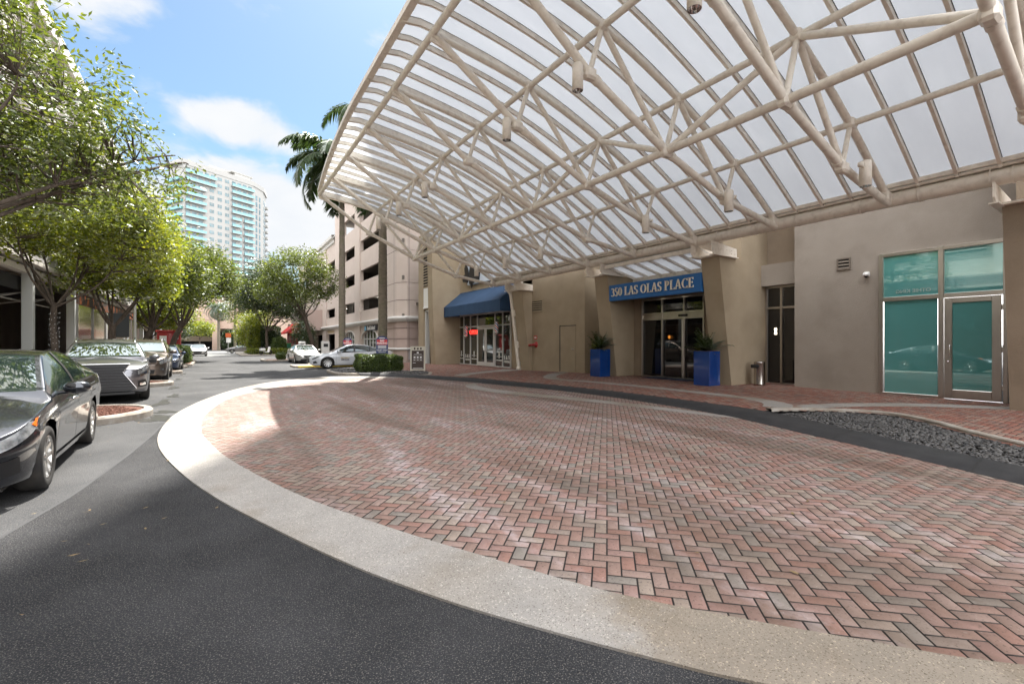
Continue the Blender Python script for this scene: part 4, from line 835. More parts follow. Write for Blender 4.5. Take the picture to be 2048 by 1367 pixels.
# ================================================================== CANOPY
cp = thing('entrance_canopy', 'big arched cream steel truss canopy roofed with translucent panels over the brick drive', 'canopy', (13.3, 10, 0))
DY = 2.545
def YK(k): return 6.63+(6-k)*DY
TN = [(3.95, 8.22), (6.5, 7.85), (8.9, 7.10), (11.15, 6.10), (13.3, 4.87)]
BN = [(6.15, 6.80), (8.45, 5.80), (10.75, 5.12)]
ARC = np.array(cr([(3.27, 8.40)]+[(x, z+.24) for x, z in TN[:4]]+[(13.28, 5.12)], 10)); 
def arcpt(s):
    return float(np.interp(s, np.linspace(0, 1, len(ARCr)), ARCr[:, 0])), float(np.interp(s, np.linspace(0, 1, len(ARCr)), ARCr[:, 1]))
ARCr = resample(ARC, 60)
ARCr[:, :] = ARCr
KS = list(range(0, 9))
# purlins, one continuous tube each
def purl(x, z, r, k0=0, k1=8, name='purlin', ext=(0, 0)):
    b = MB(); b.tube([(x, YK(k0)+ext[0], z), (x, YK(k1)-ext[1], z)], r, 14); return b.build(name, steelp, cp)
purl(*TN[0], .075, ext=(.05, .4)); purl(*TN[1], .07, ext=(.0, .0)); purl(*TN[2], .07); purl(*TN[3], .065)
purl(*TN[4], .165, name='main_beam', ext=(.15, 3.2)); purl(*BN[1], .085, k0=0)
# pipe collars on the main beam
b = MB()
for k in KS:
    for dy in (-.55, .55): b.lathe([(.168, -.02), (.178, -.02), (.178, .02), (.168, .02)], (13.3, YK(k)+dy, 4.87), 20, 'y')
b.build('collar', steelp, cp)
for k in KS:
    y = YK(k); rr = .06
    P3 = lambda p: (p[0], y, p[1])
    b = MB(); b.tube([P3(p) for p in cr(TN, 6)], .068, 12); b.build('top_chord', steelp, cp)
    b = MB(); b.tube([P3(TN[0]), P3(BN[0]), P3(BN[1]), P3(BN[2]), (13.18, y, 4.78)], .082, 12); b.build('bottom_chord', steelp, cp)
    for a, c, r in ((TN[1], BN[0], .055), (TN[2], BN[1], .055), (TN[3], BN[2], .05)):
        b = MB(); b.tube([P3(a), P3(c)], r, 10); b.build('strut', steelp, cp)
    for a, c in ((TN[1], BN[1]), (TN[2], BN[2])):
        b = MB(); b.tube([P3(a), P3(c)], .062, 10); b.build('diagonal', steelp, cp)
    # node castings, gusset plates and coupling sleeves, one part each
    for x, z in BN: b = MB(); b.bbox(x-.14, x+.14, y-.10, y+.10, z-.13, z+.10, .045); b.build('node_casting', steelp, cp)
    for x, z in TN[1:4]: b = MB(); b.bbox(x-.12, x+.13, y-.10, y+.10, z-.10, z+.12, .04); b.build('node_casting', steelp, cp)
    x, z = TN[0]; b = MB(); b.bar((x-.02, y, z-.05), (x+.42, y, z-.16), .05, .26); b.build('gusset_plate', steelp, cp)
    b = MB(); b.bbox(12.95, 13.42, y-.09, y+.09, 4.80, 5.02, .02); b.build('gusset_plate', steelp, cp)
    for (p, q) in ((BN[0], BN[1]), (BN[1], BN[2]), (BN[2], BN[1])):
        d = Vector((q[0]-p[0], 0, q[1]-p[1])).normalized(); c = Vector((p[0], y, p[1]))+d*.2; b = MB(); b.tube([c-d*.05, c+d*.05], .098, 12); b.build('sleeve', steelp, cp)
# lateral bracing between frames: even frames' T2 to the neighbours' B2
for k in KS:
    if k % 2 == 0:
        for kk in (k-1, k+1):
            if 0 <= kk <= 8: b = MB(); b.tube([(BN[1][0], YK(k), BN[1][1]), (TN[2][0], YK(kk), TN[2][1])], .07, 10); b.build('lateral_brace', steelp, cp)
# ribs and roof sheets
nr = 8*4+1
ribY = [YK(0)+.08-i*DY/4 for i in range(nr)]
def edgeX(y):   # the street edge bows outward away from its far corner
    t = min(max((YK(0)-y)/9.0, 0), 1); return .20*(1-t)**1.5
for i, y in enumerate(ribY):
    s0 = edgeX(y)*.3; b = MB(); pts = [arcpt(s) for s in np.linspace(s0, 1, 26)]; w, h = (.075, .15) if i % 4 == 0 else (.06, .12)
    rows = []
    for j, (x, z) in enumerate(pts):
        a = pts[max(j-1, 0)]; c = pts[min(j+1, 25)]; d = np.array([c[0]-a[0], c[1]-a[1]]); d /= np.linalg.norm(d); n = np.array([-d[1], d[0]])
        if n[1] < 0: n = -n
        lo = np.array([x, z])-n*h; rows.append([(lo[0], y-w/2, lo[1]), (lo[0], y+w/2, lo[1]), (x, y+w/2, z), (x, y-w/2, z), (lo[0], y-w/2, lo[1])])
    b.grid(rows, smooth=False); b.add([rows[0][q] for q in range(4)], [(0, 1, 2, 3)]); b.build('rib', steelp, cp)
    b = MB(); rows2 = [[(x, y+sg*w*.5+sg*.012, z-.012), (x, y+sg*w*.5, z-.012)] for sg in (1,) for x, z in pts]; b.grid(rows2, smooth=False); rows2 = [[(x, y-w*.5-.012, z-.012), (x, y-w*.5, z-.012)] for x, z in pts]; b.grid(rows2, smooth=False); b.build('gasket', rubber, cp)
    if i+1 < nr:
        y2 = ribY[i+1]; b = MB(); s1 = edgeX((y+y2)/2)*.3; pts = [arcpt(s) for s in np.linspace(s1, 1, 26)]
        b.grid([[(x, y, z), (x, y2, z)] for x, z in pts]); b.build('roof_panel', panel_m, cp)
# edge trims
b = MB(); pts = [(arcpt(edgeX(y)*.3)[0], y, arcpt(edgeX(y)*.3)[1]-.02) for y in ribY]
b.grid([[(p[0]-.03, p[1], p[2]+.05), (p[0]-.03, p[1], p[2]-.09), (p[0]+.12, p[1], p[2]-.09), (p[0]+.12, p[1], p[2]-.03)] for p in pts], smooth=False); b.build('edge_trim', steelp, cp)
b = MB(); b.bbox(13.16, 13.42, YK(8)-.5, YK(0)+.12, 5.04, 5.10, .01); b.bbox(13.08, 13.14, YK(8)-.5, YK(0)+.12, 5.10, 5.20, .01); b.box(13.2, 13.5, YK(8)-.5, YK(0)+.1, 5.18, 5.24)
for k in range(nr): b.bbox(13.12, 13.22, ribY[k]-.03, ribY[k]+.03, 5.02, 5.14, .01)
b.build('gutter', steelp, cp)
b = MB(); pts = [arcpt(s) for s in np.linspace(0, 1, 26)]; yE = ribY[-1]-.06
b.grid([[(x, yE+.03, z-.26), (x, yE-.26, z-.26), (x, yE-.26, z+.04), (x, yE+.03, z+.04), (x, yE+.03, z-.26)] for x, z in pts], smooth=False); b.build('end_beam', steelp, cp)
# spot lamps hanging from the trusses
def spot(x, y, z, label):
    t = thing('canopy_lamp', label, 'lamp', (x, y, z), group='cylindrical lamps hanging under the canopy')
    b = MB(); b.lathe([(0, .26), (.09, .26), (.105, .24), (.105, -.25), (.098, -.25)], n=24); b.build('housing', steelp, t, local=True)
    b = MB(); b.lathe([(.098, -.25), (.095, -.16), (.05, -.10), (0, -.09)], n=24); b.build('reflector', chrome, t, local=True)
    b = MB(); b.tube([(.1, 0, .12), (.26, 0, .14)], .025, 8); b.lathe([(.0, .1), (.05, .1), (.05, .18), (0, .18)], (.24, 0, 0), 10); b.build('bracket', steelp, t, local=True)
    return t
wh = {1: 'first', 2: 'second', 3: 'third', 5: 'fourth', 6: 'fifth', 7: 'sixth'}
for k in (1, 2, 3, 5, 6, 7):
    spot(BN[0][0]-.30, YK(k), BN[0][1]-.18, 'cream cylinder lamp on the street side of the canopy, %s from the far end' % wh[k])
    t = spot(BN[2][0]-.30 if k != 7 else BN[2][0]+.36, YK(k)-.28, BN[2][1]-.16, 'cream cylinder lamp on the building side of the canopy, %s from the far end' % wh[k])
    if k == 7: t.rotation_euler.z = PI

# ================================================================== PINK PARKING GARAGE
gar = thing('parking_garage', 'pink rendered parking garage with dark open decks beyond the royal palms', 'parking garage', (12.2, 50, 0))
GX = 12.2
cols_ = [(34.8, 40.3), (46.3, 48.2), (53.4, 57.4), (62.7, 65.0), (70.2, 72.0), (76.3, 78.4), (83, 85)]
bays = [(40.3, 46.3), (48.2, 53.4), (57.4, 62.7), (65.0, 70.2), (72.0, 76.3), (78.4, 83)]
rowsz = [(4.75, 5.85), (7.65, 8.78), (10.6, 11.72), (13.55, 15.1)]
b = MB(); b.box(GX, GX+.6, 35.6, 40.3, 3.66, 18.0); b.prism([(GX, 35.6), (GX+.6, 34.8), (14.9, 34.8), (14.9, 35.4), (GX+.6, 35.6)], 3.66, 18.0); b.build('wall', pinks, gar)
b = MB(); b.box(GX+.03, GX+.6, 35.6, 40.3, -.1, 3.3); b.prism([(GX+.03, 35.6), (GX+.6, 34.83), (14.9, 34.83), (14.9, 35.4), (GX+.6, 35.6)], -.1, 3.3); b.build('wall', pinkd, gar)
# panel joints on the corner
jm = mat('joint_line', (.12, .08, .08), .9); b = MB()
for z in (1.9, 2.75, 5.0, 6.4, 9.0, 11.2, 13.6):
    b.bar((GX+.62, 34.795, z), (14.85, 34.795, z), .012, .035, up=(0, 1, 0)); b.box(GX-.006, GX, 35.6, 40.3, z-.018, z+.018); b.bar((GX-.004, 35.6, z), (GX+.6, 34.79, z), .012, .035)
for x in (12.95,): b.box(x-.015, x+.015, 34.785, 34.8, .1, 18)
for y in (36.2,): b.box(GX-.006, GX, y-.02, y+.02, .1, 18)
b.build('panel_joint', jm, gar)
for i, (y0, y1) in enumerate(cols_[1:]):
    top = 18.0 if y1 < 58 else 14.6
    b = MB(); b.box(GX-.12, GX+.28, y0, y1, -.1, top)
    b.build('column', pinks, gar)
b = MB()
for y0, y1 in bays:
    hi = y1 < 58; tops = rowsz if hi else rowsz[:3]; zz = [3.6]+[v for r_ in tops for v in r_]+[18.0 if hi else 14.4]
    for a, c in zip(zz[::2], zz[1::2]):
        b = MB(); b.box(GX, GX+.25, y0, y1, a, c); b.build('spandrel', pinks, gar)
for z in (3.9, 6.95, 9.9, 12.85, 16.0):
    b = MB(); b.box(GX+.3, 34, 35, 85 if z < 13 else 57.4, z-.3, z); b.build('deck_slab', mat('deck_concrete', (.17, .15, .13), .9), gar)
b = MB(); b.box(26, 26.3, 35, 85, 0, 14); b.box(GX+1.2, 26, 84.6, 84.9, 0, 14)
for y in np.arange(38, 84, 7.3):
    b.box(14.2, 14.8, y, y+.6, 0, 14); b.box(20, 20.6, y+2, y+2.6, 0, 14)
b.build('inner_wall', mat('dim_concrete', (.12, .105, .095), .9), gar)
lm = mat('deck_lamp', (1, 1, .95), emit=(1, 1, .92), es=9)
for y, z in ((42.6, 3.55+2.9), (49.6, 6.45), (59, 6.45), (66.5, 6.45)):
    b = MB(); b.box(15.3, 15.6, y, y+1.1, z-.05, z); b.build('deck_lamp', lm, gar)
ledge = mat('white_ledge', (.62, .6, .57), .5)
b = MB(); pts = [(GX, 85), (GX, 35.6), (GX+.6, 34.8), (14.0, 34.8)]
prof = [(0, 3.28), (.12, 3.28), (.14, 3.36), (.36, 3.42), (.42, 3.55), (.36, 3.68), (.0, 3.72)]
off = [((-1, 0)), ((-1, -.38)), ((-.62, -1)), ((0, -1))]
b.grid([[(px+o_[0]*d, py+o_[1]*d, z) for d, z in prof] for (px, py), o_ in zip(pts, off)], smooth=False); b.build('ledge', ledge, gar)
b = MB(); prof = [(0, 1.0), (.1, 1.0), (.16, 1.08), (.1, 1.16), (0, 1.18)]
b.grid([[(px+o_[0]*d, py+o_[1]*d, z) for d, z in prof] for (px, py), o_ in zip([(GX+.03, 40.3)]+pts[1:], off)], smooth=False); b.build('base_moulding', ledge, gar)
b = MB()
for y0, y1 in ((36.5, 38.0), (38.3, 39.8)): b.box(GX-.0, GX+.04, y0, y1, .25, .95)
for x0, x1 in ((12.9, 13.35), (13.4, 13.9)): b.box(x0, x1, 34.80, 34.84, .25, .95)
b.build('base_panel', mat('pale_panel', (.45, .42, .41), .7), gar)
b = MB(); prof = [(0, 17.3), (.15, 17.4), (.2, 17.7), (.45, 17.85), (.5, 18.15), (0, 18.2)]
b.grid([[(px+o_[0]*d, py+o_[1]*d, z) for d, z in prof] for (px, py), o_ in zip([(GX, 57.6)]+pts[1:], off)], smooth=False); b.grid([[(GX-d, 57.6, z) for d, z in prof], [(GX+2, 57.6, z) for d, z in prof]], smooth=False); b.box(GX, 14, 35.2, 57.6, 17.9, 18.15)
b.build('cornice', ledge, gar)
b = MB(); prof = [(0, 13.7), (.15, 13.8), (.2, 14.1), (.45, 14.25), (.5, 14.6), (0, 14.65)]
b.grid([[(GX-d, y, z) for d, z in prof] for y in (57.6, 85)], smooth=False); b.box(GX, 16, 57.4, 85, 14.3, 14.6); b.build('cornice', ledge, gar)
b = MB()
for y0, y1 in ((40.3, 46.3), (48.2, 53.4)):
    # arched shop windows: wall with an arched hole, built as segments
    cy = (y0+y1)/2; hw = (y1-y0)/2-.35; z_s = 1.95; rise = .85; n = 20; out = []
    for k in range(n):
        a = PI*k/n; a2 = PI*(k+1)/n; ya, yb = cy-hw*math.cos(a), cy-hw*math.cos(a2); za, zb_ = z_s+rise*math.sin(a), z_s+rise*math.sin(a2)
        b.add([(GX+.03, ya, za), (GX+.03, yb, zb_), (GX+.03, yb, 3.3), (GX+.03, ya, 3.3), (GX+.3, ya, za), (GX+.3, yb, zb_)], [(0, 1, 2, 3), (0, 4, 5, 1)])
    b.box(GX+.03, GX+.3, y0, cy-hw, -.1, 3.3); b.box(GX+.03, GX+.3, cy+hw, y1, -.1, 3.3)
for y0, y1 in bays[2:]: b.box(GX+.03, GX+.3, y0, y1, 2.7, 3.3)
b.build('ground_floor_wall', pinks, gar)
b = MB()
for y0, y1 in ((40.3, 46.3), (48.2, 53.4)):
    cy = (y0+y1)/2; hw = (y1-y0)/2-.35
    b.tube([(GX, cy-hw*1.02*math.cos(PI*k/20), 1.95+.9*math.sin(PI*k/20)) for k in range(21)], .07, 6)
b.build('arch_moulding', ledge, gar)
for y0, y1 in ((40.3, 46.3), (48.2, 53.4)):
    b = MB(); b.box(GX+.25, GX+.28, y0+.2, y1-.2, 0, 2.9); w = b.build('shop_window', shopg, gar)
    b = MB()
    for k in range(6): y = y0+.5+(y1-y0-1)*k/5; b.box(GX+.18, GX+.26, y-.05, y+.05, 0, 2.7)
    b.box(GX+.18, GX+.26, y0+.3, y1-.3, 1.9, 2.0); b.build('window_frame', aluw, w)
for y0, y1 in bays[2:5]:
    b = MB(); b.box(GX+1.0, GX+1.1, y0, y1, 0, 2.8); b.build('shop_window', dark, gar)
b = MB()
for k in range(9): b.box(GX+.02, GX+.05, 58.6+k*.4, 58.85+k*.4, 2.85, 3.1)
b.build('gold_lettering', mat('gold', (.5, .36, .14), .4), gar)
bk = thing('bank_sign', 'dark bank sign with white letters above the arched shop window of the garage', 'sign', (GX, 42.6, 2.95))
b = MB(); b.bbox(GX-.1, GX+.02, 40.7, 44.6, 2.72, 3.22, .01); b.build('sign_board', mat('sign_dark', (.02, .025, .035), .5), bk)
text_obj('sign_letters', 'BankUnited', .52, mat('letter_white', (.8, .8, .8), .5), bk, (GX-.12, 42.35, 2.96), '-x', .01, .008, sx=1.0)
b = MB(); b.prism([(44.5, 2.78), (44.1, 2.78), (44.25, 3.16), (44.5, 3.16)], GX-.13, GX-.11, 'x'); b.prism([(44.05, 2.78), (43.9, 2.78), (44.05, 3.16), (44.2, 3.16)], GX-.13, GX-.11, 'x'); b.build('sign_emblem', mat('sky_blue', (.15, .45, .7), .5), bk)
# red-awning restaurant by the garage
rs = thing('red_restaurant', 'low restaurant with bright red awning and red framed window beyond the silver sedan', 'restaurant', (10.6, 76, 0))
b = MB(); b.box(9.6, 12.1, 70.5, 80, 0, 1.25); b.box(9.7, 12.1, 79.9, 80.2, 0, 4.6); b.box(10.2, 12.2, 70.5, 80, 3.9, 6.2); b.build('wall', mat('grey_wall', (.25, .22, .19), .9), rs)
b = MB(); b.box(9.62, 9.8, 70.5, 80, 1.25, 1.45); b.box(9.62, 9.8, 70.5, 80, 3.1, 3.4)
for y in (70.5, 73.6, 76.8, 79.8): b.box(9.6, 9.82, y, y+.3, 1.25, 3.4)
b.build('red_frame', red, rs)
b = MB(); b.box(9.8, 9.85, 70.6, 80, 1.4, 3.2); b.build('window', dglass, rs)
b = MB(); b.add([(8.7, 70.2, 3.2), (8.7, 80.3, 3.2), (10.2, 80.3, 4.6), (10.2, 70.2, 4.6), (8.7, 70.2, 2.95), (8.7, 80.3, 2.95)], [(0, 1, 2, 3), (0, 4, 5, 1)]); b.add([(8.7, 70.2, 2.95), (8.7, 70.2, 3.2), (10.2, 70.2, 4.6), (10.2, 70.2, 2.95)], [(0, 1, 2, 3)]); b.build('awning', mat('red_canvas', (.5, .02, .02), .8), rs)
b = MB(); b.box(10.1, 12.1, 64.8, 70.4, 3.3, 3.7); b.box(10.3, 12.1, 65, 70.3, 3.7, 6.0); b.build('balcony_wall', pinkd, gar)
b = MB()
for y in np.arange(65.4, 70, 1.1): b.box(10.25, 10.35, y, y+.7, 4.2, 5.7)
b.build('shuttered_window', mat('shutter_brown', (.07, .05, .045), .6), gar)

# ================================================================== FAR PARKING BUILDING
far = thing('arched_parking_building', 'tan parking building with a wide arched entrance closing the far end of the street', 'parking building', (2, 125, 0))
fm = mat('salmon_render', (.42, .30, .23), .9, c2=(.46, .34, .27), scale=.5); b = MB(); Y0 = 125
ax0, ax1 = -7.2, -.55
n = 16
for k in range(n):
    xa, xb = ax0+(ax1-ax0)*k/n, ax0+(ax1-ax0)*(k+1)/n; f = lambda x: 5.6+1.1*math.sqrt(max(0, 1-((x-(ax0+ax1)/2)/((ax1-ax0)/2))**2))
    b.add([(xa, Y0, f(xa)), (xb, Y0, f(xb)), (xb, Y0, 11.6), (xa, Y0, 11.6), (xa, Y0+1.2, f(xa)), (xb, Y0+1.2, f(xb))], [(0, 1, 2, 3), (0, 4, 5, 1)])
b.box(ax0-1.4, ax0, Y0, Y0+1.3, 0, 11.6); b.box(ax1, ax1+1.45, Y0-.4, Y0+1.3, 0, 11.6); b.box(-45, ax0-1.4, Y0, Y0+1, 5.2, 11.6); b.box(ax1+1.45, 6, Y0, Y0+1, 5.0, 11.6); b.box(6, 60, Y0, Y0+1, 0, 11.6)
for x in (-40, -32, -24, -16): b.box(x, x+1.2, Y0, Y0+1, 0, 5.4)
b.build('wall', fm, far)
b = MB(); 
for z in (6.9, 8.4, 9.9): b.box(-45, 60, Y0-.03, Y0, z, z+.05)
for x in np.arange(-44, 60, 3.1): b.box(x, x+.05, Y0-.03, Y0, 6.7, 11.5)
b.build('joint_lines', jm, far)
b = MB(); b.box(-45, 60, Y0-.35, Y0+1, 11.6, 12.1); b.build('parapet', mat('pale_trim', (.52, .44, .36), .8), far)
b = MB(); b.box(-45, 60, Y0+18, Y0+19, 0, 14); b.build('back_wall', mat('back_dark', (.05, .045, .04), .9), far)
for z in (2.1, 4.4, 7.0):
    b = MB(); b.box(-40, 20, Y0+9, Y0+9.3, z, z+1.25); b.build('deck_band', mat('deck_tan', (.50, .40, .30), .9), far)
b = MB(); b.box(-45, 60, Y0+1, Y0+18, 11.4, 11.6); b.build('roof', fm, far)

# ================================================================== HIGH-RISE
hr = thing('residential_tower', 'tall white residential high-rise with rows of teal glass balconies above the street trees', 'high-rise', (-11.6, 246.7, 0))
wm = mat('tower_white', (.31, .305, .285), .8); P0 = np.array([-11.6, 246.7]); u1 = np.array([math.sin(R(60)), math.cos(R(60))]); nfr = np.array([u1[1], -u1[0]])
def L(s, d=0): p = P0+u1*s+nfr*d; return (p[0], p[1])
P2 = np.array(L(32)); ua = np.array([math.sin(R(33)), math.cos(R(33))]); ub = np.array([math.sin(R(12)), math.cos(R(12))]); P3_ = P2+ua*9; P4 = P3_+ub*10
Pl = P0+np.array([-.5, .866])*12
HT = 83.0
b = MB(); poly = [tuple(P0), L(9.9), L(9.9, 0), tuple(P2), tuple(P3_), tuple(P4), tuple(P4+np.array([-20, 12])), tuple(Pl)]
poly = [tuple(P0), tuple(P2), tuple(P3_), tuple(P4), tuple(P4+np.array([-18, 16])), tuple(Pl)]
b.prism(poly, 0, HT-2.2); b.prism([tuple(np.array(p)+(np.array(p)-np.array([5, 262]))*.04) for p in poly], HT-2.2, HT)
c0_ = np.array(L(22, -9)); b.prism([tuple(c0_+q) for q in (np.array([-5, -3]), np.array([5, 2]), np.array([3, 8]), np.array([-7, 3]))], HT, HT+4.5)
c0_ = np.array(L(31, -6)); b.prism([tuple(c0_+q) for q in (np.array([-4, -3]), np.array([3, 1]), np.array([1, 6]), np.array([-6, 2]))], HT-1, HT+3.5)
b.prism([tuple(c0_+q*1.35) for q in (np.array([-4, -3]), np.array([3, 1]), np.array([1, 6]), np.array([-6, 2]))], HT+3.5, HT+4.0)
b.build('wall', wm, hr)
FH = 3.22; nf = 25; dw = mat('tower_window', (.05, .09, .10), .15, c2=(.16, .24, .26), scale=.35)
def qbox(b, s0, s1, d0, d1, z0, z1): b.prism([L(s0, d0), L(s1, d0), L(s1, d1), L(s0, d1)], z0, z1)
for f in range(3, nf):
    z = f*FH; top = f >= nf-5
    groups = [(.3, 9.0 if f < nf-2 else 13.5), (20.8, 25.2), (26.8, 31.9)] if not top else [(.3, 9 if f < nf-2 else 13.5), (20.8, 31.9)]
    for s0, s1 in groups:
        b = MB(); qbox(b, s0, s1, 0, 1.5, z-.12, z+.12); bl = b.build('balcony', wm, hr)
        b = MB(); qbox(b, s0, s1, 1.42, 1.5, z+.12, z+1.2); b.build('balustrade', tealb, bl)
        b = MB(); s = s0+.5
        while s+1.8 < s1: qbox(b, s, s+1.8, .02, .06, z+.2, z+2.6); s += 2.7
        b.build('balcony_door', dw, bl)
    for s0 in (11.2, 14.8, 18.2)+(() if top else (25.5,)):
        if f >= nf-2 and s0 < 13: continue
        w = 1.0 if s0 == 25.5 else 1.9
        b = MB(); qbox(b, s0-.2, s0-.2+w, .02, .08, z+.9, z+2.4)
        wd = b.build('window', dw, hr)
        b = MB(); qbox(b, s0-.2+w/2-.06, s0-.2+w/2+.06, .08, .14, z+.9, z+2.4); qbox(b, s0-.2, s0-.2+w, .08, .12, z+1.85, z+1.92); b.build('window_bar', wm, wd)
b = MB()
for f in range(3, nf-1):
    z = f*FH
    for a, c_, t0, t1 in ((P2, ua, 2.2, 3.6), (P2, ua, 5.2, 6.4), (P3_, ub, 1, 2), (P3_, ub, 5, 7)):
        n_ = np.array([c_[1], -c_[0]]); p, q = a+c_*t0, a+c_*t1; b.prism([tuple(p), tuple(q), tuple(q+n_*.1), tuple(p+n_*.1)], z+.3, z+2.7)
b.build('side_windows', dw, hr, kind='stuff')
for f in range(3, nf-1):
    z = f*FH; b = MB(); n_ = np.array([ub[1], -ub[0]]); p, q = P4-ub*3, P4; b.prism([tuple(p), tuple(q), tuple(q+n_*1.2), tuple(p+n_*1.2)], z-.1, z+1.0); b.build('balcony', wm, hr)
    b = MB(); v = np.array([-.5, .866]); n_ = np.array([-.866, -.5]); p, q = P0+v*.5, P0+v*11; b.prism([tuple(p), tuple(q), tuple(q+n_*1.4), tuple(p+n_*1.4)], z-.1, z+1.1); b.build('side_balcony', tealb, hr)

# ================================================================== LEFT BUILDING
lb = thing('arcade_building', 'pale grey building with tall fins and street arcade along the left pavement', 'building', (-9, 50, 0))
gw = mat('pale_grey_paint', (.56, .53, .49), .8, c2=(.60, .57, .53), scale=.7); gd = mat('shade_grey_paint', (.34, .33, .32), .8)
b = MB(); b.box(-22, -9.0, -30, 98, 5.4, 20.6); b.build('upper_wall', gw, lb)
b = MB(); b.box(-22, -10.2, -30, 98, 0, 5.4); b.build('shop_wall', mat('brown_shop_wall', (.12, .085, .065), .8, c2=(.17, .13, .10), scale=.8), lb)
b = MB()
for i, y in enumerate(np.arange(-29.5, 97, 3.6)): b.box(-9.5, -8.55, y, y+.55, 5.4, 21.2)
b.build('fin', gw, lb)
for f, z in enumerate((7.3, 10.6, 13.9, 17.2)):
    b = MB(); b.box(-9.02, -8.75, -30, 98, z+2.0, z+2.35); b.build('floor_band', gw, lb)
    b = MB()
    for y in np.arange(-28.6, 97, 3.6): b.box(-8.97, -8.9, y, y+2.3, z, z+1.8)
    fr = b.build('window_row', dglass, lb)
    b = MB()
    for y in np.arange(-28.6, 97, 3.6):
        for k in range(9): b.box(-8.9, -8.84, y, y+2.3, z+.1+k*.19, z+.17+k*.19)
    b.build('sunshade_slats', gw, fr, kind='stuff')
b = MB(); b.box(-22, -8.4, -30.2, 98.2, 20.6, 21.6); b.build('parapet', gw, lb)
b = MB(); b.box(-22, -9.6, 30, 40.5, 21.6, 29); b.box(-22, -11, 12, 36, 21.6, 42); b.build('roof_block', mat('beige_block', (.5, .44, .37), .8), lb)
# arcade beam and posts
b = MB(); b.box(-7.1, -6.3, -29, 97, 4.95, 5.55); b.box(-6.6, -6.2, -29, 97, 4.78, 4.95); b.box(-9, -7.1, -29, 97, 5.35, 5.55); b.build('arcade_beam', gw, lb)
b = MB(); b.box(-6.3, -6.26, -29, 97, 5.0, 5.45); b.build('beam_face', gd, lb)
b = MB(); b.box(-6.75, -6.45, -29, 97, 4.42, 4.66); b.build('arcade_rail', gw, lb)
for y in (-21, -12, -3, 6, 15, 27.0, 33.8, 42.5, 52, 62, 72, 82): b = MB(); b.bbox(-6.72, -6.38, y-.17, y+.17, .1, 4.95, .02); b.build('arcade_post', mat('post_grey', (.5, .52, .52), .5), lb)
b = MB()
for y0, y1, z0, z1 in ((25, 29, .2, 2.3), (30.2, 32.5, .2, 2.6), (22, 24, .2, 2.8)): b.box(-10.2, -10.1, y0, y1, z0, z1)
b.build('shop_window', doorg, lb)
b = MB()
for y0, y1, z0, z1 in ((24.2, 30.1, 2.5, 3.5), (29.2, 30, 0, 2.6), (31.5, 33, 2.7, 3.1)): b.box(-10.25, -9.9, y0, y1, z0, z1)
b.build('shop_trim', mat('tan_trim', (.28, .2, .14), .7), lb)
ba = thing('black_awning', 'long black canvas awning hanging behind the first grey arcade post', 'awning', (-7.5, 28, 3.9))
b = MB(); b.add([(-6.8, 14, 4.3), (-6.8, 31.5, 4.3), (-6.8, 31.5, 3.72), (-6.8, 14, 3.72), (-9.2, 14, 5.0), (-9.2, 31.5, 5.0)], [(0, 1, 2, 3), (0, 4, 5, 1)]); b.add([(-6.8, 31.5, 4.3), (-6.8, 31.5, 3.72), (-9.2, 31.5, 3.72), (-9.2, 31.5, 5.0)], [(0, 1, 2, 3)])
b.build('canvas', mat('black_canvas', (.018, .018, .022), .8), ba)
b = MB()
for y in (20, 24, 28, 31.4): b.tube([(-6.85, y, 3.75), (-9.2, y, 3.3)], .03, 6); b.tube([(-6.85, y, 3.75), (-6.85, y-3, 3.3)], .02, 6)
b.tube([(-6.9, 14, 3.3), (-6.9, 31.4, 3.3)], .03, 6); b.build('frame', gd, ba)
wl = thing('wall_lamp', 'small orange glowing lamp on the dark shop wall left of the tree with wrapped trunk', 'lamp', (-9.9, 30.9, 2.2))
b = MB(); b.sphere((-9.9, 30.9, 2.2), (.12, .12, .18)); b.build('lamp_glass', mat('amber_glow', (1, .4, .05), emit=(1, .35, .05), es=4), wl); b = MB(); b.box(-10.1, -9.9, 30.85, 30.95, 2.15, 2.25); b.build('arm', black, wl)
pe = thing('patio_enclosure', 'restaurant patio enclosed by clear plastic sheets below an orange and black sign band', 'patio enclosure', (-6.4, 42, 0))
b = MB(); b.box(-6.5, -6.35, 34.1, 58, 3.72, 4.3); b.build('sign_band', mat('rust_band', (.03, .025, .025), .6, c2=(.45, .12, .03), scale=1.6, lo=.5, hi=.6, stretch=(1, 1, .6)), pe)
text_obj('sign_letters', 'GRILLE', .6, mat('letter_white', (.8, .8, .8)), pe, (-6.33, 38.2, 4.0), '-x', .01) if False else None
for y in np.arange(34.2, 57, 3.9):
    b = MB(); b.box(-6.45, -6.42, y+.15, y+3.75, 1.35, 3.72); b.build('plastic_sheet', clearp, pe)
    b = MB(); b.box(-6.46, -6.4, y+.15, y+3.75, .15, 1.35); b.build('lower_panel', mat('brown_panel', (.10, .075, .06), .5), pe)
    b = MB(); b.bbox(-6.52, -6.36, y, y+.15, .15, 3.72, .01); b.build('post', gd, pe)

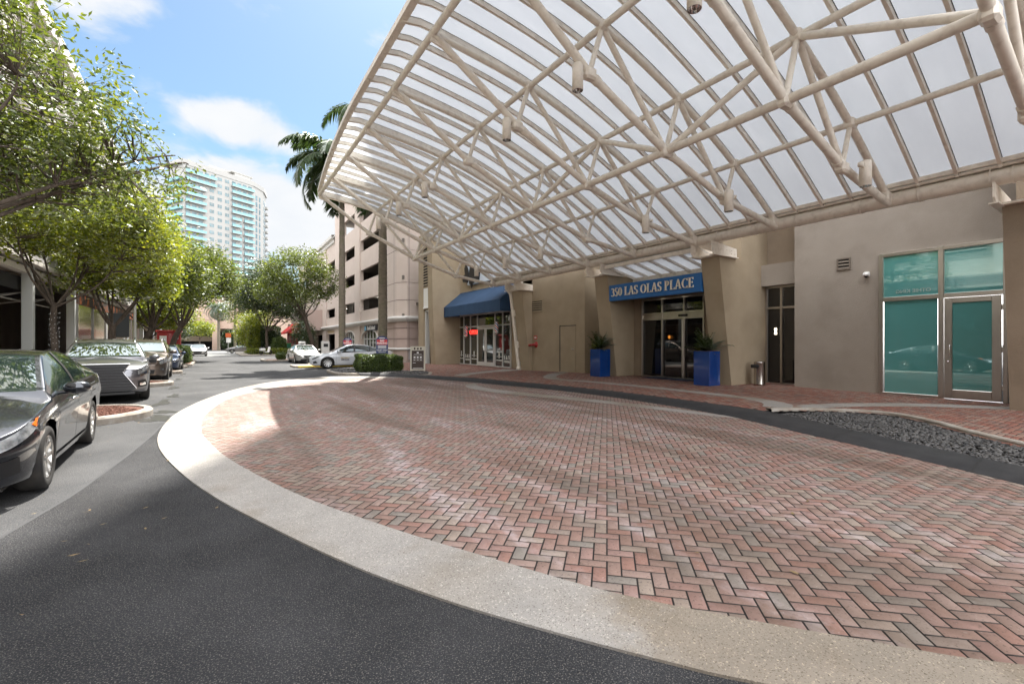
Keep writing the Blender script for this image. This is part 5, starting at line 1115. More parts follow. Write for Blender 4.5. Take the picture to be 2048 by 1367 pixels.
# ================================================================== TREES
def leaf_cloud(P, size, r, fold=.25):
    n = len(P); a = r.normal(size=(n, 3)); a[:, 2] *= .6; a /= np.linalg.norm(a, axis=1)[:, None]
    t = r.normal(size=(n, 3)); t[:, 2] += .6; b = np.cross(a, t); b /= np.linalg.norm(b, axis=1)[:, None]; s = (size*r.uniform(.5, 1.4, n))[:, None]
    nrm = np.cross(a, b)
    V = np.stack([P-a*s, P+b*s*.42+nrm*s*fold*.4, P+a*s, P-b*s*.42+nrm*s*fold*.4], 1).reshape(-1, 3)
    return V, np.arange(n*4).reshape(-1, 4)
def tree(name, label, x, y, blobs, fork, trunk_r, nleaf, lsize, m, seed, lean=(0, 0), group=None, cl=28, sig=.24, z0=.12, limbs=7, thin=1, cat='tree'):
    """blobs: (dx, dy, z, rx, ry, rz, weight) ellipsoids of the crown relative to the trunk"""
    r = np.random.default_rng(seed); t = thing(name, label, cat, (x, y, z0), group=group)
    fk = np.array([lean[0], lean[1], fork]); W = np.array([b[6]*b[3]*b[4]*b[5] for b in blobs], float); W /= W.sum()
    nc = max(8, nleaf//cl); pick = r.choice(len(blobs), nc, p=W); B = np.array([b[:6] for b in blobs])[pick]
    d = r.normal(size=(nc, 3)); d /= np.linalg.norm(d, axis=1)[:, None]; rad = r.uniform(.35, 1, nc)**.5*r.choice([1, 1, 1.15, 1.25], nc)
    C = B[:, :3]+d*B[:, 3:]*rad[:, None]; C[:, 2] -= z0
    # limbs: trunk, then primary limbs to blob interiors, then branches to clusters
    mb = MB(); tr = [(0, 0, -.05), (lean[0]*.25+.03, lean[1]*.25, fork*.35), (lean[0]*.6-.03, lean[1]*.6, fork*.7), tuple(fk)]
    tr = cr(tr, 4); n = len(tr); mb.tube(tr, [trunk_r*(1.35 if i == 0 else 1.0-.25*i/n) for i in range(n)], 10)
    tips = []
    for i in range(limbs):
        b = blobs[i % len(blobs)]; e = np.array([b[0], b[1], b[2]-z0])+r.normal(size=3)*np.array([b[3], b[4], b[5]])*.35
        mid = fk+(e-fk)*.45+np.array([0, 0, -.12*np.linalg.norm(e-fk)*r.uniform(.2, 1)])+r.normal(0, .12, 3)
        q = cr([tuple(fk-np.array([0, 0, .15])), tuple(mid), tuple(e), tuple(e+(e-mid)*.25+r.normal(0, .2, 3))], 5); k = len(q); rr = trunk_r*r.uniform(.26, .42)
        mb.tube(q, [rr*(1-.82*j/k) for j in range(k)], 7); tips += [(np.array(q[j]), rr*(1-.82*j/k)) for j in range(3, k)]
    T = np.array([p for p, _ in tips]); TR = np.array([q for _, q in tips])
    mb.build('trunk', barkm, t, local=True)
    mb = MB()
    for c in C[::thin]:
        dd = np.linalg.norm(T-c, axis=1)+(T[:, 2] > c[2])*.5; j = int(dd.argmin()); p = T[j]; m1 = p+(c-p)*.5+r.normal(0, .08, 3); rr = min(TR[j]*.6, .012+.012*dd[j]); mb.tube([tuple(p), tuple(m1), tuple(c)], [rr, rr*.7, rr*.25], 4, cap=False)
    mb.build('branches', barkm, t, local=True, recalc=False)
    P = np.repeat(C, cl, 0); P = P+r.normal(size=P.shape)*sig*np.array([1.15, 1.15, .75])
    out = (P-C.repeat(cl, 0)); V, F = leaf_cloud(P, lsize, r); npmesh('crown', V, F, m, t)
    return t
G = 'street trees along the left pavement'
# the big tree whose crown comes in from the left edge
tree('live_oak', 'nearest street tree, its wide dark green crown reaching in from the left edge', -4.75, 10.6,
     [(.6, 2.6, 5.2, 2.3, 2.2, 1.0, 1), (1.4, 1.6, 6.3, 1.9, 2.2, 1.2, 1), (.2, 1.2, 7.3, 2.1, 2.6, 1.0, .9), (-1.5, 0, 6.2, 2, 2, 1.5, .5), (2.5, 2.2, 5.7, 1.5, 1.4, .75, .8), (2.9, 3.2, 4.9, 1.2, 1.6, .55, .55), (.3, 4.6, 5.3, 1.5, 1.7, .8, .8), (1.3, 4.4, 5.6, 1.7, 1.7, .9, .7), (3.3, 3.8, 5.9, 1.1, 1.3, .55, .5)],
     2.6, .17, 33000, .060, leaf_oak, 2, group=G, cl=34, sig=.17, limbs=11, thin=1)
tree('live_oak', 'street tree with light-wrapped trunk growing beside the first grey arcade post', -4.35, 20.4,
     [(.2, .2, 5.6, 2.2, 2.2, 1.1, 1), (1.7, .6, 5.0, 1.6, 1.6, .95, 1.0), (-1.1, .4, 5.2, 1.4, 1.5, .7, .8), (1.2, 2, 5.8, 2.0, 2, 1.2, .9), (.6, -.6, 6.2, 2.0, 1.9, 1.0, .8)],
     2.7, .10, 30000, .07, leaf_lime, 3, group=G, cl=34, sig=.19, limbs=9, thin=1)
tree('live_oak', 'second street tree behind the silver crossover, with dark forked trunk', -4.3, 30.0,
     [(.2, .2, 5.8, 2.3, 2.6, 1.4, 1), (1.3, .8, 4.8, 1.5, 2.0, .9, .8), (-1.2, .2, 5.0, 1.4, 1.8, .8, .6), (.6, -.2, 7.1, 1.9, 2.2, 1.0, .8)],
     2.3, .19, 24000, .09, leaf_lime, 4, group=G, cl=32, sig=.24, limbs=8, thin=2)
tree('live_oak', 'third street tree with leaning dark trunk above the bronze crossover', -4.2, 38.5,
     [(1.0, .2, 6.2, 2.8, 3.0, 1.6, 1), (2.0, 0.8, 5.2, 2.0, 2.4, 1.2, .8), (-1, .5, 5.6, 1.8, 2, 1.2, .6), (1.2, 0, 7.6, 2.2, 2.6, 1.1, .7)],
     2.4, .22, 24000, .105, leaf_oak, 5, lean=(.7, 0), group=G, cl=30, sig=.27, limbs=9, thin=3)
tree('live_oak', 'broad dark street tree farther along, just left of the high-rise base', -3.4, 49,
     [(1.4, .2, 7.6, 3.2, 3.4, 1.9, 1), (2.8, 1.0, 7.2, 2.2, 2.6, 1.5, .9), (-.4, .5, 6.6, 2.4, 2.6, 1.5, .6), (2.2, 0, 8.8, 2.6, 2.8, 1.3, .7)],
     2.8, .26, 25000, .125, leaf_oak, 6, lean=(.9, 0), group=G, cl=30, sig=.31, limbs=9, thin=3)
tree('shade_tree', 'bright lime green small tree above the blue parked car', -5.4, 58,
     [(.2, 0, 4.9, 2.4, 2.4, 1.5, 1), (1.9, 0, 4.3, 1.5, 2.0, 1.2, .9), (-1.6, 0, 4.4, 1.8, 2, 1.0, .7)],
     2.0, .16, 20000, .14, leaf_lime, 7, cl=20, sig=.36, limbs=7, thin=4)
tree('shade_tree', 'small dark tree in front of the far parking arch', -5.8, 88,
     [(0, 0, 4.0, 2.0, 2, 1.4, 1), (1.2, 0, 3.2, 1.3, 1.4, .9, .8)], 1.6, .15, 3500, .17, leaf_dark, 8, cl=14, sig=.4, limbs=5, thin=4)
tree('shade_tree', 'small bright tree beside the right pillar of the far arch', -2.6, 112,
     [(0, 0, 4.6, 2.2, 2, 1.2, 1)], 2.6, .15, 2500, .2, leaf_lime, 9, cl=14, sig=.4, limbs=5, thin=4)
tree('live_oak', 'leaning grey-green tree standing behind the silver sedan in front of the garage', 7.9, 46.2,
     [(-1.6, 0, 8.3, 2.6, 2.6, 1.7, 1), (.7, 0, 7.2, 1.9, 2.2, 1.3, .8), (-3.2, .4, 6.4, 1.9, 2.2, 1.3, .9), (-1.2, 0, 6.2, 2.2, 2.4, 1.0, .6), (-.6, 0, 9.5, 1.5, 1.8, .8, .5)],
     4.0, .21, 19000, .10, leaf_oak, 10, lean=(-.9, 0), cl=30, sig=.25, limbs=11, thin=2)
tree('live_oak', 'dark forked tree on the planted corner behind the parked scooter', 5.9, 70,
     [(-.8, 0, 8.6, 2.8, 3, 2.2, 1), (1.6, 0, 7.8, 3.0, 3, 2.2, 1), (-2.0, 0, 7.2, 1.9, 2.4, 1.5, .8), (2.8, 0, 6.2, 2.0, 2.4, 1.4, .7), (-.4, 0, 11, 2.4, 2.6, 1.6, .7), (.6, 0, 5.4, 2.0, 2, .9, .5)],
     3.2, .22, 24000, .13, leaf_dark, 12, cl=20, sig=.4, limbs=10, thin=3)
tree('shade_tree', 'tall olive tree rising behind the planted corner, right of the high-rise', 5.6, 84,
     [(-.5, 0, 9, 3.2, 3, 2.6, 1), (2.2, 0, 10.5, 3, 3, 2.4, .9), (-2, 0, 6.4, 2.4, 2.4, 2, .7), (3.8, 0, 8, 2.6, 3, 2.4, .7)],
     3.5, .25, 14000, .17, leaf_oak, 13, cl=18, sig=.45, limbs=8, thin=4)
tree('shade_tree', 'lime green bushy tree at the left end of the planted corner', 4.3, 74,
     [(-.1, 0, 3.6, 1.7, 2, 2.2, 1), (.9, 0, 4.8, 1.4, 2, 1.4, .7), (-.5, 0, 2.2, 1.2, 1.6, 1.3, .7)], 1.5, .14, 8000, .13, leaf_lime, 14, cl=18, sig=.36, limbs=6, thin=4)
tree('shade_tree', 'dark climbing shrub on the garage wall right of the red awning', 9.5, 63.5,
     [(0, 0, 3.0, 1.0, 1.6, 1.4, 1), (.3, -.5, 1.5, .9, 1.3, 1.1, .8)], 1.2, .10, 5200, .10, leaf_dark, 15, cl=18, sig=.28, limbs=5, thin=4, cat='shrub')
def hedge(name, label, x0, x1, y0, y1, z0, z1, n, ls, m, seed, rnd=.25, group=None):
    r = np.random.default_rng(seed); t = thing(name, label, 'hedge', ((x0+x1)/2, (y0+y1)/2, z0), group=group)
    cx, cy = (x0+x1)/2, (y0+y1)/2; hx, hy, hz = (x1-x0)/2, (y1-y0)/2, z1-z0
    d = r.normal(size=(n, 3)); p = d/np.abs(d).max(1)[:, None]; q = d/np.linalg.norm(d, axis=1)[:, None]; p = p*(1-rnd)+q*rnd*1.2
    lump = 1+.06*np.sin(p[:, 0]*5+seed)+.05*np.sin(p[:, 1]*6)+.05*np.sin(p[:, 2]*5+p[:, 0]*4)
    s = lump*r.uniform(.86, 1.03, n); P = np.stack([p[:, 0]*hx*s, p[:, 1]*hy*s, hz*.5+p[:, 2]*hz*.5*s], 1)
    V, F = leaf_cloud(P, ls, r); npmesh('leaves', V, F, m, t)
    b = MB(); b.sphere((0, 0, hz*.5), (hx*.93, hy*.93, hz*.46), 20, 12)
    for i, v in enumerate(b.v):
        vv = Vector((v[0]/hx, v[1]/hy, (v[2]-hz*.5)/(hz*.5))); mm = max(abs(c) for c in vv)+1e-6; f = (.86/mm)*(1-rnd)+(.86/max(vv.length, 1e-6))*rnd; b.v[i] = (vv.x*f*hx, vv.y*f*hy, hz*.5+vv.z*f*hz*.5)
    b.build('branches', mat('hedge_dark_core', (.018, .022, .01), .95), t, local=True)  # solid dark core added behind the leaves in place of branches
    return t
hedge('hedge', 'clipped green hedge around the foot of the nearer royal palm', 5.85, 7.3, 22.1, 23.5, .1, .95, 14000, .042, leaf_hedge, 31, .2)
hedge('hedge', 'rounder dark end of the hedge right of the royal palm sign', 7.15, 8.1, 22.4, 23.6, .1, .88, 8500, .042, leaf_hedge, 32, .45)
hedge('shrub', 'round clipped bush on the parking island by the blue car', -2.6, -1.45, 37.6, 39.4, .12, 1.25, 5000, .06, leaf_hedge, 33, .7)
hedge('shrub', 'longer clipped bush at the far end of the left parking island', -2.9, -1.7, 40.4, 45.5, .12, 1.35, 6000, .07, leaf_hedge, 34, .5)
hedge('shrub', 'small bush at the kerb left of the silver sedan', 4.5, 5.2, 44.2, 45.3, .1, .72, 2200, .06, leaf_hedge, 35, .7)
hedge('shrub', 'big rounded dark hedge on the planted corner', 4.9, 7.8, 71, 75, .1, 3.8, 15000, .11, leaf_dark, 36, .6)
hedge('shrub', 'yellow green tall shrub beside the big rounded hedge', 3.7, 5.2, 70.5, 73.5, .1, 4.1, 9000, .11, leaf_lime, 37, .6)
hedge('ground_cover', 'low bright border plants along the planted corner kerb', 3.8, 9.4, 66.5, 68.2, .1, .85, 8000, .10, leaf_lime, 38, .35)
hedge('shrub', 'rounded bush at the foot of the forked corner tree', 6.6, 8.2, 68.6, 70.6, .1, 2.3, 6000, .10, leaf_hedge, 39, .6)
hedge('shrub', 'dark green bush against the far parking building', 1.3, 4.0, 121, 123.5, .1, 4.4, 3500, .2, leaf_dark, 40, .6)
hedge('shrub', 'leafy bush at the foot of the left pillar of the far arch', -9.8, -7.3, 119, 122, .1, 3.6, 3000, .2, leaf_dark, 41, .6)
def palm(name, label, x, y, H, r0, nf, fl, seed, m, droop=1.0, cr_shaft=True, leaflets=46, lw=.035, ll=.62, rise=1.0, group=None):
    r = np.random.default_rng(seed); t = thing(name, label, 'palm tree', (x, y, .1), group=group)
    b = MB(); prof = []; n = int(H*9)
    for i in range(n+1):
        z = H*i/n; f = i/n; rr = r0*(1.18-.25*f if f < .08 else (1.0+.12*math.sin(PI*min(f*1.3, 1))-.25*f)); prof.append((rr*(1.025 if i % 2 else .985), z))
    b.lathe(prof, n=20); b.build('trunk', palmb, t, local=True)
    top = H
    if cr_shaft: b = MB(); b.lathe([(r0*.85, H-.02), (r0*.95, H+.3), (r0*.8, H+1.1), (r0*.35, H+2.0), (0, H+2.1)], n=16); b.build('crownshaft', mat('crownshaft_green', (.12, .2, .05), .4, c2=(.2, .26, .08), scale=3, stretch=(4, 4, .3)), t, local=True); top = H+1.7
    for i in range(nf):
        a = 2*PI*i*.381966+r.uniform(-.2, .2); e0 = (1.25-1.55*(i/nf))*rise+r.uniform(-.1, .1); L_ = fl*r.uniform(.85, 1.08); p = np.array([0, 0, top]); d = np.array([math.cos(a), math.sin(a)]); e = e0; pts = [p]; ns = 22
        for k in range(ns): e -= droop*(.085+.07*k/ns)*(1.2-.3*math.sin(e0)); p = p+np.array([d[0]*math.cos(e), d[1]*math.cos(e), math.sin(e)])*L_/ns; pts.append(p)
        pts = np.array(pts); b = MB(); b.tube(pts, [.035*(1-.85*k/ns)+.006 for k in range(ns+1)], 5, cap=False)
        V = []; F = []; side = np.array([-d[1], d[0], 0])
        for k in range(leaflets):
            f = .12+.86*k/leaflets; q = f*ns; j = min(int(q), ns-1); c = pts[j]+(pts[j+1]-pts[j])*(q-j); tg = (pts[j+1]-pts[j]); tg /= np.linalg.norm(tg); l = ll*math.sin(PI*min(1, f*.86+.12))**.6*r.uniform(.8, 1.1)
            for sg in (-1, 1):
                v = side*sg*r.uniform(.55, .95)+tg*.5+np.array([0, 0, r.uniform(-.5, .25)-.25*droop]); v /= np.linalg.norm(v); w = tg*lw*.5
                m1 = c+v*l*.5; e_ = c+v*l+np.array([0, 0, -l*.35*droop]); b0 = len(V); V += [c-w*.5, c+w*.5, m1+w, e_, m1-w]; F += [(b0, b0+1, b0+2, b0+4), (b0+4, b0+2, b0+3, b0+3)]
        b.add(V, [f for f in F if len(set(f)) == 4]+[(f[0], f[1], f[2]) for f in F if len(set(f)) == 3]); b.build('frond', m, t, local=True, recalc=False)
    return t
palm('royal_palm', 'nearer royal palm with ringed grey trunk rising from the clipped hedge', 7.15, 22.95, 10.9, .215, 15, 4.0, 3, leaf_palm, leaflets=60, lw=.10, ll=.7)
palm('royal_palm', 'farther royal palm whose fronds hang out past the canopy corner', 7.35, 32.7, 12.3, .215, 22, 5.0, 5, leaf_palm, droop=.72, leaflets=84, lw=.15, ll=1.05, rise=.9)
palm('date_palm', 'grey-green date palm standing before the right pillar of the far arch', .6, 108, 8.6, .25, 34, 3.9, 8, leaf_date, droop=1.0, cr_shaft=False, leaflets=30, lw=.10, ll=.6, rise=1.0)
palm('small_palm', 'bright green palm tops showing between the corner trees under the high-rise', 3.0, 95, 12.0, .2, 16, 4.2, 9, leaf_lime, droop=1.0, cr_shaft=False, leaflets=26, lw=.12, ll=.9)

# ================================================================== VEHICLES
def paint(name, c, metal=.6, rough=.28):
    return mat(name, c, rough, metal=metal, coat=1.0)
def car(name, label, cat, x, y, heading, wb, Lf, Lr, W, prof, belt, cowl, rf, rr, bl, wr, r, pm_, spec, group=None, z0=.19, z=0, rimstyle=5, bluewin=False):
    """local x forward. prof: centre-line (x, z); belt: (x, z); cowl/rf/rr/bl: x of windscreen base, roof front, roof rear, rear glass base"""
    t = thing(name, label, cat, (x, y, z), heading, group)
    xf, xb = wb/2+Lf, -wb/2-Lr; H2 = W/2; px, pz = zip(*sorted(prof)); bx, bz = zip(*sorted(belt))
    sm_ = lambda v, X, Z: float(np.interp(v, X, Z))
    def smooth(X, Z, v, w=.07): return sum(sm_(v+d*w, X, Z) for d in (-1, -.5, 0, .5, 1))/5
    roofz = max(pz); Ra = r+.065
    def wp(v):   # plan half-width factor
        f = 1.0
        if v > xf-.62: q = (v-(xf-.62))/.62; f = 1-.30*q**2.6
        if v < xb+.5: q = ((xb+.5)-v)/.5; f = min(f, 1-.22*q**2.6)
        if v > 0: f *= 1-.03*(v/xf)**2
        return f
    def zbot(v):
        b0 = z0+(.02 if abs(v) < wb/2 else .03)
        for xw in (wb/2, -wb/2):
            if abs(v-xw) < Ra: b0 = max(b0, r+math.sqrt(max(Ra*Ra-(v-xw)**2, 0)))
        if v > xf-.15: b0 += .04*(v-(xf-.15))/.15
        return b0
    def ends(v):    # height scaling at the bumper tips
        return 1
    def surf(v, q, sg=1):
        w = H2*wp(v); zb_ = smooth(bx, bz, v); zc = smooth(px, pz, v); zc = max(zc, zb_+.005)
        cab = (v <= cowl and v >= bl)
        fr_ = min(1, max(0, (zc-zb_)/(roofz-zb_)))
        if not cab: fr_ = 0
        yb = w*.955
        if q <= 1:
            zb0 = zbot(v); zz = zb0+(zb_-zb0)*q; tt = (zz-z0)/(zb_-z0); yy = w*float(np.interp(tt, [0, .12, .3, .5, .68, .82, .93, 1], [.93, .965, .975, .99, 1.0, .995, .975, .955]))
            if spec.get('crease') and .60 < tt < .80: yy += .012*math.sin((tt-.6)/.2*PI)
            return (v, sg*yy, zz)
        wt = yb*.985-(yb*.985-wr)*fr_**.9; ze = zb_+(zc-zb_)*(.93 if fr_ > .02 else 0)+.004
        if q <= 2:
            s = q-1; yy = yb+(wt-yb)*(s**1.15)+.02*math.sin(PI*s)*fr_; return (v, sg*yy, zb_+(ze-zb_)*s)
        s = q-2; return (v, sg*wt*(1-s), ze+(zc-ze)*(1-(1-s)**2.3))
    st = sorted(set([round(a, 4) for a in list(np.linspace(xb, xf, 64))+[cowl, rf, rr, bl]+[xw+sg*Ra*math.cos(a) for xw in (wb/2, -wb/2) for sg in (-1, 1) for a in np.linspace(0, PI/2, 7)]+[xw+sg*(Ra+.002) for xw in (wb/2, -wb/2) for sg in (-1, 1)]+[xf-.02, xf-.06, xf-.1]]))
    Q = list(np.linspace(0, 1, 13))+[1.08, 1.3, 1.55, 1.8, 1.94, 2.0]+[2.03, 2.08, 2.25, 2.5, 2.75, 3.0]
    b = MB(); wins = MB(); shield = MB(); back = MB()
    e1, e2 = spec.get('swin', (cowl-.38, bl+.35))
    wl_ = {-1: wins, 1: MB()}
    for sg in (-1, 1):
        wins = wl_[sg]; rows = [[surf(v, q, sg) for q in Q] for v in st]
        for i in range(len(st)-1):
            vm = (st[i]+st[i+1])/2
            for j in range(len(Q)-1):
                qm = (Q[j]+Q[j+1])/2; tgt = b
                if 1.08 < qm < 1.94 and e2 < vm < e1: tgt = wins
                if qm > 2.08 and rf < vm < cowl: tgt = shield
                if qm > 2.08 and bl < vm < rr: tgt = back
                f = [rows[i][j], rows[i][j+1], rows[i+1][j+1], rows[i+1][j]]
                if abs(f[0][2]-f[1][2])+abs(f[0][1]-f[1][1]) < 1e-5 and abs(f[2][2]-f[3][2])+abs(f[2][1]-f[3][1]) < 1e-5: continue
                tgt.add(f, [(0, 1, 2, 3)], True)
    capf = [surf(xf, q, 1) for q in Q]; capb = [surf(xb, q, 1) for q in Q]
    for cpts in (capf, capb):
        sgx = 1 if cpts is capf else -1; rows = []
        for p in cpts: rows.append([(p[0]+sgx*.07*math.sin(math.acos(max(-1, min(1, u))))*max(.0, min(1, (p[2]-z0)*4))*max(.15, min(1, (cpts[-1][2]-p[2])*6)), p[1]*u, p[2]) for u in np.linspace(1, -1, 13)])
        b.grid(rows)
    def weld(mbx, nm, m):
        o = mbx.build(nm, m, t, local=True, recalc=False); import bmesh as B_; bm = B_.new(); bm.from_mesh(o.data); B_.ops.remove_doubles(bm, verts=bm.verts, dist=.0008); B_.ops.recalc_face_normals(bm, faces=bm.faces); bm.to_mesh(o.data); bm.free(); return o
    body = weld(b, 'body', pm_); gl = spec.get('glass', cglass); weld(shield, 'windscreen', gl); weld(back, 'rear_window', gl)
    for w_ in wl_.values(): weld(w_, 'side_window', gl)
    # generic patch on the shell, pushed out along the surface
    def patch(name, qs, m, off=.004, sg=1, n=8, parent=None, sm=True):
        rows = []; (a, c, d, e) = qs
        for i in range(n+1):
            u = i/n; row = []
            for j in range(n+1):
                w_ = j/n; vv = (a[0]*(1-u)+c[0]*u)*(1-w_)+(e[0]*(1-u)+d[0]*u)*w_; qq = (a[1]*(1-u)+c[1]*u)*(1-w_)+(e[1]*(1-u)+d[1]*u)*w_
                p = np.array(surf(vv, qq, sg)); p1 = np.array(surf(vv+.01, qq, sg)); p2 = np.array(surf(vv, min(qq+.02, 3), sg)); nn = np.cross(p1-p, p2-p); ln = np.linalg.norm(nn); nn = nn/ln if ln > 1e-9 else np.array([0, sg, 0])
                if nn[1]*sg < 0 and qq < 2.1: nn = -nn
                if qq >= 2.1 and nn[2] < 0: nn = -nn
                row.append(tuple(p+nn*off))
            rows.append(row)
        bb = MB(); bb.grid(rows, smooth=sm); return bb.build(name, m, parent or t, local=True, recalc=False)
    bm_ = spec.get('b', -.12)      # B pillar x
    for sg in (-1, 1):
        # A-pillar / window surround, B pillar, waist trim
        patch('pillar', [(bm_-.05, 1.06), (bm_+.05, 1.06), (bm_+.0, 1.97), (bm_-.1, 1.97)], black, .006, sg)
        patch('waist_trim', [(e2, 1.02), (e1+.05, 1.02), (e1+.05, 1.10), (e2, 1.10)], spec.get('trim', black), .004, sg, 14)
        if spec.get('c'): patch('pillar', [(spec['c']-.03, 1.06), (spec['c']+.03, 1.06), (spec['c']-.08, 1.97), (spec['c']-.14, 1.97)], black, .006, sg)
        # door shut lines
        for xx in spec.get('doors', (e1+.12, bm_, bl+.42)):
            xx2 = xx+ (0 if xx > -.5 else .12)
            patch('door_gap', [(xx-.005, .06), (xx+.005, .06), (xx2+.005, .99), (xx2-.005, .99)], rubber, .0012, sg, 10)
        patch('sill', [(-wb/2+Ra+.02, .0), (wb/2-Ra-.02, .0), (wb/2-Ra-.02, .09), (-wb/2+Ra+.02, .09)], spec.get('sillm', pm_), .014, sg)
        for hx in spec.get('handles', (bm_+.16, bm_-.9)):
            p = surf(hx, .84, sg); bb = MB(); bb.tube([(p[0]-.10, p[1]+sg*.004, p[2]), (p[0]-.07, p[1]+sg*.035, p[2]+.005), (p[0]+.07, p[1]+sg*.035, p[2]+.005), (p[0]+.10, p[1]+sg*.004, p[2])], .013, 8); bb.build('door_handle', chrome if spec.get('chrome') else pm_, t, local=True)
        # mirror
        mx = e1-.10; p = surf(mx, 1.12, sg); bb = MB(); bb.sphere((mx+.04, p[1]+sg*.17, p[2]+.06), (.085, .125, .075), 16, 10); bb.tube([(mx, p[1]-.02*sg, p[2]), (mx+.02, p[1]+sg*.12, p[2]+.02)], .028, 8); mir = bb.build('mirror', pm_, t, local=True)
        bb = MB(); bb.sphere((mx-.0, p[1]+sg*.17, p[2]+.06), (.058, .108, .062), 12, 8); bb.build('mirror_glass', chrome, mir, local=True)
        # lights
        for nm, qs, m, off in spec.get('patches', []): patch(nm, qs, m, off, sg, 12)
    # wheels with tyre, rim, dark well
    for xw in (wb/2, -wb/2):
        for sg in (-1, 1):
            yo = sg*(H2-.015); yi = sg*(H2-.235); bb = MB(); s_ = sg
            bb.lathe([(r*.66, yi), (r*.9, yi), (r*.985, yi+s_*.03), (r, yi+s_*.06), (r, yo-s_*.05), (r*.985, yo-s_*.018), (r*.93, yo), (r*.80, yo+s_*.004), (r*.70, yo-s_*.006), (r*.67, yo-s_*.02)], (xw, 0, r), 36, 'y'); wh_ = bb.build('wheel', tyre, t, local=True)
            bb = MB(); bb.lathe([(r*.68, yo-s_*.012), (r*.66, yo-s_*.004), (r*.635, yo-s_*.02), (r*.60, yo-s_*.12)], (xw, 0, r), 36, 'y'); ns = rimstyle
            for k in range(ns):
                a = 2*PI*k/ns+.3; ca, sa = math.cos(a), math.sin(a); w0, w1 = r*.10, r*(.15 if ns <= 5 else .09)
                P_ = lambda rad, off, dep: (xw+ca*rad-sa*off, yo-s_*dep, r+sa*rad+ca*off)
                if ns <= 5:
                    for g_ in (-1, 1): bb.add([P_(r*.1, g_*w0*.3, .035), P_(r*.1, g_*w0*1.6, .035), P_(r*.64, g_*w1*1.75, .014), P_(r*.64, g_*w1*.75, .014), P_(r*.1, g_*w0*.3, .07), P_(r*.1, g_*w0*1.6, .07), P_(r*.64, g_*w1*1.75, .05), P_(r*.64, g_*w1*.75, .05)], [(0, 1, 2, 3), (0, 4, 5, 1), (1, 5, 6, 2), (3, 2, 6, 7), (0, 3, 7, 4)])
                else: bb.add([P_(r*.1, -w0, .035), P_(r*.1, w0, .035), P_(r*.64, w1, .014), P_(r*.64, -w1, .014), P_(r*.1, -w0, .06), P_(r*.1, w0, .06), P_(r*.64, w1, .05), P_(r*.64, -w1, .05)], [(0, 1, 2, 3), (0, 4, 7, 3), (1, 5, 6, 2)])
            bb.lathe([(0, yo-s_*.022), (r*.13, yo-s_*.022), (r*.15, yo-s_*.04)], (xw, 0, r), 20, 'y'); bb.build('rim', spec.get('rim', alloy), wh_, local=True)
            bb = MB(); bb.lathe([(0, yo-s_*.12), (r*.62, yo-s_*.12)], (xw, 0, r), 24, 'y'); bb.lathe([(0, yo-s_*.09), (r*.42, yo-s_*.09), (r*.42, yo-s_*.1)], (xw, 0, r), 24, 'y'); bb.build('brake_disc', dark, wh_, local=True)
            bb = MB(); n = 16; rows = [[(xw+Ra*1.0*math.cos(PI*k/n), sg*(H2*.93), r+Ra*math.sin(PI*k/n)), (xw+Ra*math.cos(PI*k/n), sg*(H2-.34), r+Ra*math.sin(PI*k/n))] for k in range(n+1)]; bb.grid(rows); bb.box(xw-Ra, xw+Ra, sg*(H2-.345), sg*(H2-.33), z0, r+Ra); bb.build('wheel_arch', dark, t, local=True)
    bb = MB(); bb.box(xb+.2, xf-.2, -H2*.78, H2*.78, z0-.02, z0+.12); bb.box(-wb/2+Ra, wb/2-Ra, -H2*.9, H2*.9, z0-.02, z0+.14); bb.build('underbody', dark, t, local=True)
    for nm, fn, m in spec.get('front', []): bb = MB(); fn(bb, xf, H2); bb.build(nm, m, t, local=True)
    return t, surf
cglass = glass_tint('car_glass', (.012, .02, .02), .16, gcol=(.85, .95, .95))
lampg = mat('clear_lamp', (.62, .64, .66), .08, metal=.55, coat=1, c2=(.15, .16, .17), scale=9)
lampd = mat('smoked_lamp', (.07, .075, .08), .08, metal=.3, coat=1, c2=(.3, .31, .32), scale=11, lo=.5)
amber = mat('amber_lens', (.75, .14, .01), .12, coat=1)
redl = mat('red_lens', (.4, .01, .01), .15, coat=1)
def grille(z0, z1, hw0, hw1, n=6, dx=.095):
    def f(b, xf, H2):
        b.prism([(-hw0, z0), (hw0, z0), (hw1, z1), (-hw1, z1)], xf+dx-.03, xf+dx, 'x')
        for k in range(n): z = z0+(z1-z0)*(k+.5)/n; w = hw0+(hw1-hw0)*(k+.5)/n; b.bbox(xf+dx-.01, xf+dx+.016, -w+.02, w-.02, z-.012, z+.006, .004)
    return f
SD = dict(prof=lambda wb, Lf, Lr, h: [])
def sedan(name, label, x, y, head, pm_, L=4.64, wb=2.70, W=1.80, H=1.44, r=.325, patches=None, **k):
    Lf = (L-wb)*.46; Lr = (L-wb)*.54; xf, xb = wb/2+Lf, -wb/2-Lr; s = H/1.44
    prof = [(xf+.1, .60*s), (xf-.02, .66*s), (xf-.25, .77*s), (xf-.7, .90*s), (wb/2-.32, .985*s), (.30, 1.39*s), (-.05, 1.435*s), (-.45, H), (-.9, 1.395*s), (-1.72, 1.12*s), (-1.95, 1.085*s), (xb+.12, 1.05*s), (xb-.1, .98*s)]
    belt = [(xf+.1, .58*s), (xf-.05, .635*s), (xf-.5, .78*s), (wb/2-.35, .90*s), (0, .945*s), (-1.2, .985*s), (-1.9, 1.02*s), (xb+.1, 1.0*s), (xb-.1, .94*s)]
    sp = dict(b=-.12, doors=(.93, -.12, -1.12), swin=(.86, -1.5), c=-1.0, handles=(.10, -.86)); sp.update(k.pop('spec', {})); sp['patches'] = patches or sp.get('patches', [])
    return car(name, label, 'car', x, y, head, wb, Lf, Lr, W, prof, belt, wb/2-.32, .30, -.9, -1.78, W*.335, r, pm_, sp, **k)
